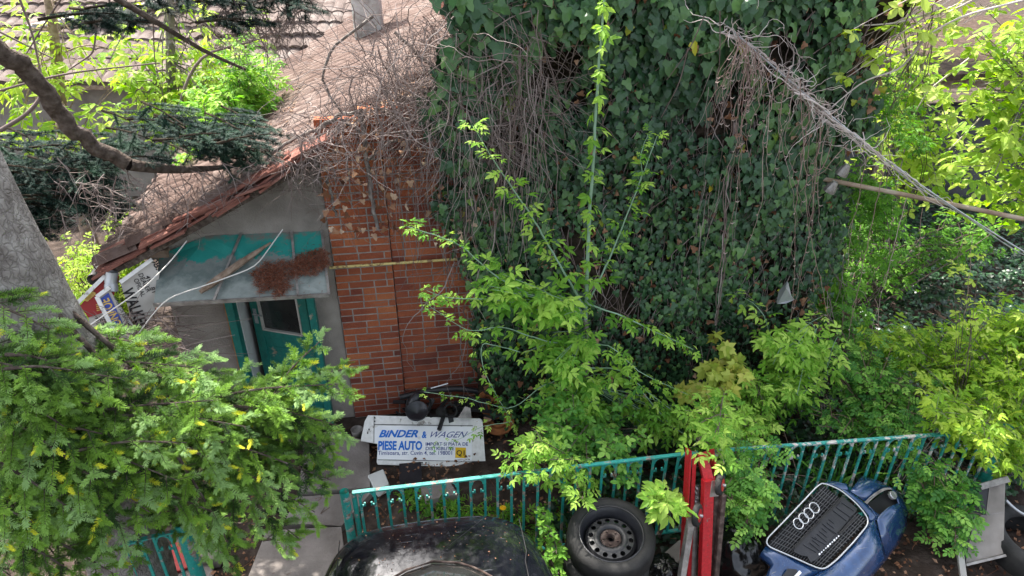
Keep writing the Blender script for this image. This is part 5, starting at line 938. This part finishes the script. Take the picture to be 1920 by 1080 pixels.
cr('rose_thicket', 'broad thicket of small-leaved roses filling the ground behind the right fence panel', 'rose thicket', (1650, 850), [(1600, 690, 4.5, 80, 40, 15), (1680, 740, 4.3, 100, 60, 22), (1540, 790, 4.2, 40, 20, 4), (1680, 810, 3.9, 60, 25, 9), (1600, 640, 4.9, 60, 30, 8)], lm=M['rose'], T=(T_ROSE,), size=.11, start=.5, sub=2, sublen=.2, vr=(.15, 1), sm=M['redtwig'])
cr('right_shrub', 'large bright yellow-green shrub filling the right edge above the radiator', 'shrub', (1890, 900), [(1810, 785, 3.5, 70, 30, 12), (1880, 720, 3.9, 70, 70, 22), (1850, 850, 3.6, 60, 30, 8), (1790, 640, 4.4, 70, 60, 12), (1900, 600, 4.2, 50, 60, 13), (1700, 640, 4.6, 60, 25, 12)], size=.125, start=.5, sub=2, sublen=.2, vr=(.0, .85), lm=M['lime'], sm=M['bark'], r0=.008)
cr('sprouting_branch', 'pale sprouting branch with crumpled new leaves hanging at the right', 'branch', (1780, 830, 4.1), [(1810, 490, 4.2, 18, 30, 3), (1800, 560, 4.2, 12, 30, 2), (1830, 475, 4.2, 15, 15, 2)], T=(T_TRI,), size=.085, per=2, start=.85, sub=0, vr=(.7, 1), lm=M['lime'], r0=.006)
cr('climbing_shoots', 'small fresh green shoots fringing the right edge of the ivy wall', 'climber', (1640, 560), [(1625, 200, 5.2, 30, 80, 6), (1615, 330, 5.2, 30, 60, 5), (1630, 440, 5.2, 35, 60, 5)], size=.11, start=.7, sub=2, sublen=.16, vr=(.0, .4), r0=.006, sm=M['brownbark'])
cr('dark_undergrowth', 'darker green seedlings in the shade right of the ivy', 'undergrowth', (1560, 640), [(1560, 520, 5.6, 60, 80, 14), (1700, 470, 6.4, 100, 50, 16), (1830, 440, 6.6, 90, 50, 16), (1640, 380, 7.4, 50, 40, 8), (1620, 620, 5.2, 60, 50, 10), (1460, 760, 4.6, 40, 40, 10)], size=.12, start=.6, sub=1, sublen=.15, vr=(0, .5))
# strap-leaved clump + weeds
b = MB(); T_BL = (np.array([(0, .5, 0), (0, -.5, 0), (.4, .6, .35), (.4, -.6, .35), (.8, .4, .3), (.8, -.4, .3), (1, 0, .1)], float)*A(1, .06, 1), [np.array([[0, 1, 3, 2], [2, 3, 5, 4]]), np.array([[4, 5, 6]])])
pp = np.array([PZ(x, y, .03) for x, y in pin([(1490, 850), (1680, 850), (1640, 935), (1500, 930)], 170)]); n = len(pp); b.place(T_BL, pp, rnd_dir(n, 1.0), rnd_dir(n, 1.5), rng.uniform(.18, .35, n), rng.uniform(.1, .7, n)); tag(b.build('lily_clump', M['rose']), 'clump of narrow strap leaves behind the fence above the blue bumper', 'strap-leaved plant')
b = MB(); pp = np.array([PZ(x, y, .03) for x, y in pin([(740, 925), (830, 930), (930, 960), (1010, 960), (1100, 900), (1200, 950), (1180, 1000), (1000, 1010), (800, 980)], 420)]); n = len(pp); b.place(T_ELDER5, pp, rnd_dir(n, .4), rnd_dir(n, 2), rng.uniform(.06, .13, n), rng.uniform(.0, .55, n)); pp = np.array([PZ(x, y, .05) for x, y in pin([(780, 930), (930, 935), (960, 1000), (830, 975)], 150)]); n = len(pp); b.place(T_BL, pp, rnd_dir(n, .8), rnd_dir(n, 1), rng.uniform(.06, .12, n), rng.uniform(.2, .9, n))
tag(b.build('weeds', M['elder']), 'low green weeds growing behind the fence above the black car', 'weeds', kind='stuff')
def flower(px, py, z, l, R=.022):
    t = thing('yellow_flower', l, 'flower', PZ(px, py, 0)); c = PZ(px, py, z); b = MB(); a = np.linspace(0, 6.28, 13)[:-1]; b.place(T_ROUND, np.repeat(c[None], 12, 0), np.stack([np.cos(a), np.sin(a), .25+0*a], 1), A(0, -.3, 1), np.full(12, R), rng.random(12)); b.place(T_ROUND, np.repeat(c[None]+A(0, 0, .006), 12, 0), np.stack([np.cos(a+.2), np.sin(a+.2), .6+0*a], 1), A(0, -.3, 1), np.full(12, R*.7), rng.random(12)); b.build('petals', M['flower'], t); b = MB(); b.tube([c-A(0, 0, z), c], .002, k=4); b.build('stem', M['greenstem'], t)
flower(943, 953, .25, 'yellow dandelion-like flower behind the fence above the car roof', .03); flower(1855, 752, .8, 'orange-yellow flower in the shrub at the right edge', .025)
# ================================================================= RIGHT BACKGROUND TREES
def tree(label, pts_tr, r_, blobs, **k):
    base = PY(*pts_tr[0])*A(1, 1, 0); t = thing('broadleaf_tree', label, 'tree', base, 'trees behind the house'); bt = MB(); P = poly([base]+[PY(*p) for p in pts_tr], 14); bt.tube(P, r_, r_*.5, k=8); bs = MB(); bl = MB(); nodes = P[4:]
    for bb in blobs:
        for q_ in blob(*bb):
            p0 = nodes[rng.integers(len(nodes))]; L = np.linalg.norm(q_-p0); S = poly([p0, (p0+q_)/2+A(0, 0, .12*L), q_], 9); bs.tube(S, .012, .003, k=4, val=rng.random()); st_ = k.get('start', .45); n = max(3, int(L*(1-st_)/k.get('step', .15))); Q, Tn = tri_nodes(S, np.linspace(st_, 1, n)); Q = Q+rng.normal(size=Q.shape)*k.get('spread', .09); put_leaves(bl, k.get('T', EL), Q, Tn, k.get('per', 2), k.get('size', .2), k.get('vr', (.2, 1)), petiole=.08)
    bt.build('trunk', k.get('bm', M['bark']), t, smooth=True); bs.build('branches', k.get('bm', M['bark']), t); bl.build('crown', k.get('lm', M['lime']), t); return t
tree('sunlit lime-green tree right of the ivy, its thin trunk in front of the grey shed', [(1690, 400, 7.2), (1700, 230, 7.3), (1718, 100, 7.4)], .07, [(1700, 60, 6.8, 110, 50, 14), (1700, 160, 6.6, 110, 50, 16), (1640, 250, 6.4, 60, 60, 9), (1780, 300, 6.4, 110, 50, 16), (1720, 360, 6.2, 80, 30, 7)], size=.17, lm=M['lime'], T=(T_ELDER3, T_TRI), spread=.12)
tree('nearer bright tree reaching in from the right edge with drooping sunlit leaves', [(2020, 500, 5.2), (2000, 250, 5.2), (1990, 50, 5.2)], .06, [(1860, 60, 5.0, 90, 60, 12), (1850, 170, 5.0, 90, 50, 13), (1830, 290, 5.0, 110, 50, 14), (1880, 380, 5.0, 70, 50, 9), (1880, 240, 4.8, 60, 60, 8)], size=.19, lm=M['lime'], spread=.08, T=(T_TRI, T_ELDER3), per=2)
cr('leafy_spray', 'spray of fresh leaves and catkins overhanging the ivy top at the right', 'branch', (1980, 300, 5.0), [(1570, 50, 5.0, 25, 10, 3), (1620, 90, 5.0, 25, 10, 3), (1660, 30, 5.0, 40, 15, 4), (1590, 140, 4.9, 20, 20, 2), (1760, 30, 5.0, 60, 20, 5)], base=PY(2010, -40, 4.9), sm=M['palevine'], size=.14, start=.6, step=.14, sub=0, vr=(.4, 1), lm=M['lime'], T=(T_TRI,), r0=.012)
b = MB()                                             # bare pale boughs
for pts in [[(1960, -10, 4.6), (1800, 30, 4.7), (1740, 65, 4.8), (1700, 90, 4.9), (1630, 130, 5.0)], [(1900, -20, 4.9), (1760, 20, 5.0), (1680, 45, 5.0), (1560, 50, 5.0)], [(1740, 65, 4.8), (1690, 130, 5.0), (1620, 150, 5.0), (1560, 200, 5.0)], [(1960, 60, 5.2), (1850, 120, 5.2), (1830, 135, 5.2)], [(1830, 100, 5.4), (1740, 170, 5.6), (1710, 220, 5.7)], [(1900, 150, 5.2), (1830, 230, 5.3), (1780, 280, 5.3)]]:
    b.tube(poly([PY(*p) for p in pts], 16), .011, .004, k=6, val=.6)
tag(b.build('bare_bough', M['palevine'], smooth=True), 'thin pale boughs crossing in front of the shed at upper right', 'boughs')
tree('unseen tree added behind the block shed to shade the ground at the right', [(1500, 100, 10.8), (1490, -300, 10.8)], .14, [(1500, -330, 10.6, 260, 110, 30), (1800, -330, 10.2, 260, 110, 34), (2050, -250, 9.4, 200, 120, 20)], size=.3, spread=.22, step=.13)  # off-view crown, added so its shadow darkens the ground right of the ivy
# ================================================================= LEFT BACKGROUND TREES
tree('pale forked tree with yellow-green spring leaves behind the house at upper left', [(120, 300, 9.5), (110, 120, 9.6), (85, -40, 9.8)], .1, [(60, 80, 9.3, 90, 60, 7), (160, 140, 9.2, 90, 50, 8), (60, 220, 8.8, 80, 50, 12), (120, 30, 9.4, 110, 40, 4)], size=.24, spread=.16, bm=M['wood'])
tree('bright leafy tree in front of the outbuilding roof, centre of the upper left', [(330, 300, 9.0), (320, 150, 9.0), (318, -30, 9.2)], .09, [(260, 160, 8.8, 90, 40, 11), (360, 120, 9.0, 100, 60, 19), (330, 200, 8.6, 110, 35, 14), (250, 80, 9.2, 90, 40, 5), (430, 150, 8.8, 60, 40, 12), (430, 60, 9.4, 80, 30, 6)], size=.22, spread=.14)
cr('leafy_sapling', 'fresh green sapling growing beside the left roof edge', 'young tree', (420, 300, 7.6), [(440, 150, 7.6, 45, 40, 14), (400, 210, 7.3, 50, 30, 14), (480, 120, 8.2, 30, 25, 6)], size=.16, start=.4, sub=2, sublen=.2, vr=(.2, .9), T=EL)
cr('eave_undergrowth', 'low yellow-green undergrowth on the littered ground left of the eave', 'undergrowth', (180, 500, 6.6), [(190, 470, 6.6, 60, 40, 16), (250, 430, 6.8, 50, 40, 14), (140, 500, 6.2, 40, 30, 8)], size=.1, start=.5, sub=1, sublen=.15, vr=(.3, 1), lm=M['lime'])
b = MB()
for pts, rr in [([(0, 170, 7), (70, 150, 7), (140, 135, 7.2), (300, 118, 7.5)], .012), ([(0, 245, 6.5), (50, 215, 6.5), (80, 180, 6.6), (75, 130, 6.7)], .02), ([(335, 205, 7.5), (350, 150, 7.5), (380, 98, 7.5), (480, 78, 7.6), (540, 40, 7.8)], .018), ([(30, -20, 7), (60, 60, 7), (75, 130, 7)], .012), ([(0, 60, 7), (100, 110, 7)], .01), ([(120, -10, 6), (80, 50, 6.2), (50, 100, 6.4)], .008), ([(180, 60, 7), (175, 100, 7), (130, 130, 7)], .01), ([(205, 0, 6), (208, 70, 6.2)], .008), ([(285, -10, 6), (290, 120, 6.3), (300, 150, 6.3)], .006)]:
    b.tube(poly([PY(*p) for p in pts], 14), rr, rr*.6, k=6, val=.3)
tag(b.build('bare_branch', M['twig'], smooth=True), 'thin bare branches criss-crossing in front of the upper left foliage', 'branches')
# ================================================================= FIR: trunk, limbs, sprays
fir = thing('fir_tree', 'big fir with grey bark at the left edge, its green branches filling the lower left', 'fir', (-1.95, 3.55, 0))
ft = [PY(-225, 20, 3.75), PY(-110, 280, 3.7), PY(-22, 450, 3.65), PY(62, 600, 3.6), PY(118, 700, 3.58)]; lowp = ft[-1]+A(-.06, 0, 0); lowp[2] = 0; up_ = ft[0]+(ft[0]-ft[1])*3
b = MB(); P = poly([up_]+ft+[lowp], 60); k_ = 40; T_ = unit(np.gradient(P, axis=0)); S_ = unit(np.cross(T_, A(0, 1, 0))); W_ = np.cross(T_, S_); an = np.arange(k_)*2*math.pi/k_; sI = np.arange(60)[:, None]
rad_ = (np.linspace(.19, .25, 60)[:, None])*(1+.035*nz(an[None]*4, sI*.5, 2)+.03*np.abs(np.sin(an[None]*9+.6*np.sin(sI*.45)+sI*.2)))
b.grid(P[:, None]+rad_[:, :, None]*(np.cos(an)[None, :, None]*S_[:, None]+np.sin(an)[None, :, None]*W_[:, None]), closed=True); b.build('trunk', M['firbark'], fir, smooth=True)
def firspray(bs, bn, P, width, r0=.01, tmpl=T_FIR, size=.092, step=.033, vbase=(.15, .72), yel=.05, hang_=.03, dense=1.0, side_up=0.):
    """one bough P with side shoots in a flat fan, every shoot clothed with needle sprigs"""
    P = np.asarray(P); bs.tube(P, r0, .003, k=6, val=.3); L = np.linalg.norm(np.diff(P, axis=0), axis=1).sum(); s = np.arange(.12*L, L, step*1.7/dense)/L; Q, T = tri_nodes(P, s); pos = []; dr = []; nr = []; vv = []; sz = []
    sideb = unit(np.cross(T, A(0, 0, 1)))
    for i in range(len(s)):
        sg_ = 1 if i % 2 else -1; l2 = width*(1-.75*s[i])*rng.uniform(.6, 1.1)+.05; d = unit(T[i]*.75+sideb[i]*sg_+A(0, 0, -hang_+side_up)+rng.normal(size=3)*.13)
        n2 = max(2, int(l2/(size*.62))); S = Q[i]+d*np.linspace(0, l2, n2+1)[:, None]+A(0, 0, -1)*(np.linspace(0, 1, n2+1)**2*hang_*l2)[:, None]; bs.tube(S, .0035, .0015, k=4, val=.4)
        bv = rng.uniform(*vbase)
        for j in range(n2):
            dd = S[j+1]-S[j]; pos.append(S[j]); dr.append(dd); nr.append(A(0, -.15, 1)+rng.normal(size=3)*.25); last = j == n2-1; vv.append(bv+rng.uniform(-.15, .12)+(.25 if last else 0)); sz.append(size*rng.uniform(.95, 1.15))
            for s3 in ((-1, 1) if l2 > .09 else ()):
                if rng.random() < .75:
                    tt = unit(dd); sd3 = np.cross(tt, A(0, 0, 1)); pos.append(S[j+1]); dr.append(tt*.8+sd3*s3*rng.uniform(.6, 1)+A(0, 0, -.08)); nr.append(A(0, -.1, 1)+rng.normal(size=3)*.3); y_ = rng.random() < yel; vv.append(1. if y_ else bv+.12+rng.uniform(-.15, .2)); sz.append(size*(rng.uniform(.5, .75) if y_ else rng.uniform(.6, 1.0)))
    pos, dr, nr, vv, sz = map(np.array, (pos, dr, nr, vv, sz)); vv = np.where(vv == 1., 1., np.clip(vv, 0, .8)); kk = rng.integers(0, len(tmpl), len(pos))
    for q_ in range(len(tmpl)): mk = kk == q_; bn.place(tmpl[q_], pos[mk], dr[mk], nr[mk], sz[mk], vv[mk])
bs = MB(); bnn = MB(); T0 = PY(60, 620, 3.5)
limbs = [ # (end px, end Y, start px, start Y, width)
 ((380, 690), 3.35, (90, 690), 3.5, .28), ((300, 650), 3.6, (110, 640), 3.7, .22), ((640, 720), 3.55, (330, 760), 3.5, .30), ((650, 690), 3.7, (400, 800), 3.5, .22), ((600, 640), 3.75, (500, 760), 3.6, .18),
 ((410, 750), 3.1, (60, 800), 3.3, .30), ((620, 900), 3.35, (300, 800), 3.3, .32), ((590, 960), 3.3, (350, 840), 3.2, .28), ((440, 1040), 3.15, (330, 850), 3.2, .28), ((330, 900), 3.0, (20, 800), 3.2, .34),
 ((260, 1000), 2.95, (-20, 860), 3.1, .36), ((120, 1060), 2.85, (-60, 860), 3.0, .34), ((180, 900), 2.9, (-60, 740), 3.1, .32), ((200, 720), 3.2, (-40, 640), 3.3, .28), ((100, 620), 3.2, (-80, 560), 3.3, .24), ((60, 980), 2.8, (-120, 900), 2.9, .3), ((220, 1080), 2.85, (20, 980), 2.9, .26), ((30, 740), 3.0, (-100, 680), 3.1, .28),
 ((120, 800), 2.95, (-60, 700), 3.05, .32), ((140, 960), 2.8, (-40, 850), 2.9, .32), ((280, 960), 2.9, (100, 860), 3.0, .3), ((20, 1080), 2.7, (-120, 980), 2.8, .3), ((160, 1090), 2.75, (0, 1000), 2.8, .3), ((640, 800), 3.6, (420, 760), 3.5, .26), ((500, 880), 3.45, (300, 900), 3.3, .28), ((560, 1010), 3.25, (400, 900), 3.3, .24), ((460, 800), 3.2, (200, 780), 3.2, .26), ((350, 830), 2.95, (120, 850), 3.0, .26), ((400, 960), 3.1, (250, 920), 3.1, .2)]
for (e, Ye, s, Ys_, wd) in limbs:
    a, c = PY(*s, Ys_), PY(*e, Ye); firspray(bs, bnn, poly([a, (a+c)/2+A(0, 0, .05), c+A(0, 0, .0)], 10), wd, yel=.11)
b2 = MB()
for (s, Ys_) in [((90, 690), 3.5), ((330, 760), 3.5), ((60, 800), 3.3), ((20, 800), 3.2), ((-20, 860), 3.1), ((300, 800), 3.3)]: a = T0; c = PY(*s, Ys_); b2.tube(poly([P[30], (P[30]+c)/2+A(0, 0, .05), c], 8), .02, .01, k=6)
# duller lower layer that closes the gaps
for k in range(110):
    x, y = pin([(0, 650), (420, 700), (640, 740), (620, 880), (560, 1000), (430, 1050), (330, 930), (180, 1000), (60, 1060), (0, 1060)], 1)[0]; a_ = rng.uniform(-.3, 1.2); Yk = (3.45 if x > 260 else 3.0)+.35*rng.random(); c = PY(x, y, Yk); a = c-A(.3, -.02, 0)*rng.uniform(.6, 1.3)+A(0, 0, .05)*rng.normal(); firspray(bs, bnn, poly([a, (a+c)/2, c-A(0, 0, .05)], 7), .22, vbase=(.1, .5), yel=.03, hang_=.12)
# upper crown, above the picture: it shades the yard
for k in range(70):
    zc = rng.uniform(5.3, 9.5); a_ = rng.uniform(0, 6.28); tr_ = P[0]+(P[0]-P[6])/np.linalg.norm(P[0]-P[6])*(zc-P[0][2])*1.0; Lk = (10.5-zc)*.42*rng.uniform(.7, 1); e_ = tr_+A(math.cos(a_), math.sin(a_), -.12)*Lk
    if np.hypot(e_[0], e_[1]) < 1.5 or e_[2] < 4.9: continue
    firspray(bs, bnn, poly([tr_, (tr_+e_)/2+A(0, 0, .05), e_], 9), .5, size=.2, step=.08, yel=0)
b2.tube(poly([P[0], P[0]+(P[0]-P[6])*2.2], 6), .2, .04, k=14)
bs.build('twigs', M['brownbark'], fir); b2.build('limbs', M['brownbark'], fir, smooth=True); bnn.build('needles', M['fir'], fir)
# darker spruce behind and the curved limb
sp_ = thing('dark_spruce', 'dark blue-green spruce boughs with bare purple-brown twigs over the left roof edge', 'spruce', (-3.6, 5.9, 0))
b = MB(); P = poly([PY(-60, 40, 4.6), PY(0, 95, 4.7), PY(70, 145, 4.8), PY(100, 205, 4.9), PY(165, 270, 5.0), PY(240, 308, 5.1)], 24); P[1:-1] += rng.normal(size=(22, 3))*.008; b.tube(P, np.linspace(.062, .05, 24)*(1+.03*rng.normal(size=24)), k=14); P2 = poly([PY(240, 308, 5.1), PY(300, 318, 5.3), PY(380, 318, 5.5), PY(450, 310, 5.7)], 10); b.tube(P2, .045, .015, k=8); b.tube(poly([PY(215, -5, 4.6), PY(300, 45, 4.8), PY(385, 98, 5.0), PY(460, 130, 5.2)], 12), .02, .01, k=7)
b.build('limb', M['brownbark'], sp_, smooth=True)
bs = MB(); bn2 = MB()
sl_ = []
for (pg, n_, Yr, wd, vb) in [([(0, 270), (240, 240), (380, 210), (540, 240), (560, 300), (480, 330), (300, 300), (150, 330), (0, 400)], 36, (5.3, 5.9), .3, (.1, .8)), ([(30, 280), (250, 300), (260, 420), (60, 430)], 40, (5.4, 6.0), .28, (0, .5)), ([(190, -30), (590, -40), (580, 15), (480, 35), (200, 35)], 24, (4.7, 5.2), .25, (.0, .5)), ([(330, 220), (560, 260), (560, 310), (420, 310)], 12, (5.2, 5.5), .22, (.1, .8))]:
    for (x, y) in pin(pg, n_): c = PY(x, y, rng.uniform(*Yr)); a = c+A(-.38, rng.uniform(-.3, .35), rng.uniform(-.05, .12)); firspray(bs, bn2, poly([a, (a+c)/2, c-A(0, 0, .05)], 6), wd, tmpl=T_FIR, size=.075, step=.042, vbase=vb, yel=0, hang_=.06)
bn2.build('needles', M['spruce'], sp_); bs.build('twigs', M['darkstem'], sp_)
b = MB()
for (pg, n_, Yr) in [([(230, 310), (420, 300), (600, 290), (590, 330), (440, 350), (330, 400), (250, 420)], 85, (5.2, 5.6)), ([(350, -10), (600, -10), (560, 40), (380, 60)], 60, (4.8, 5.3)), ([(540, 240), (620, 230), (600, 330), (560, 310)], 14, (5.0, 5.3)), ([(90, 290), (240, 300), (220, 420), (120, 430)], 40, (5.0, 5.5))]:
    for (x, y) in pin(pg, n_):
        P = vinewalk(b, PY(x, y, rng.uniform(*Yr)), (rng.normal()*.7+.2, 0, -.8), rng.uniform(.15, .45), .0042, seg=.04, wig=.2, grav=.05)
        for q_ in P[1::2]:
            for _ in range(2): vinewalk(b, q_, rng.normal(size=3)*A(1, .6, .6)+A(0, 0, -.6), rng.uniform(.06, .2), .0022, seg=.04, wig=.2, k=3)
b.build('dead_twigs', M['twig'], sp_)
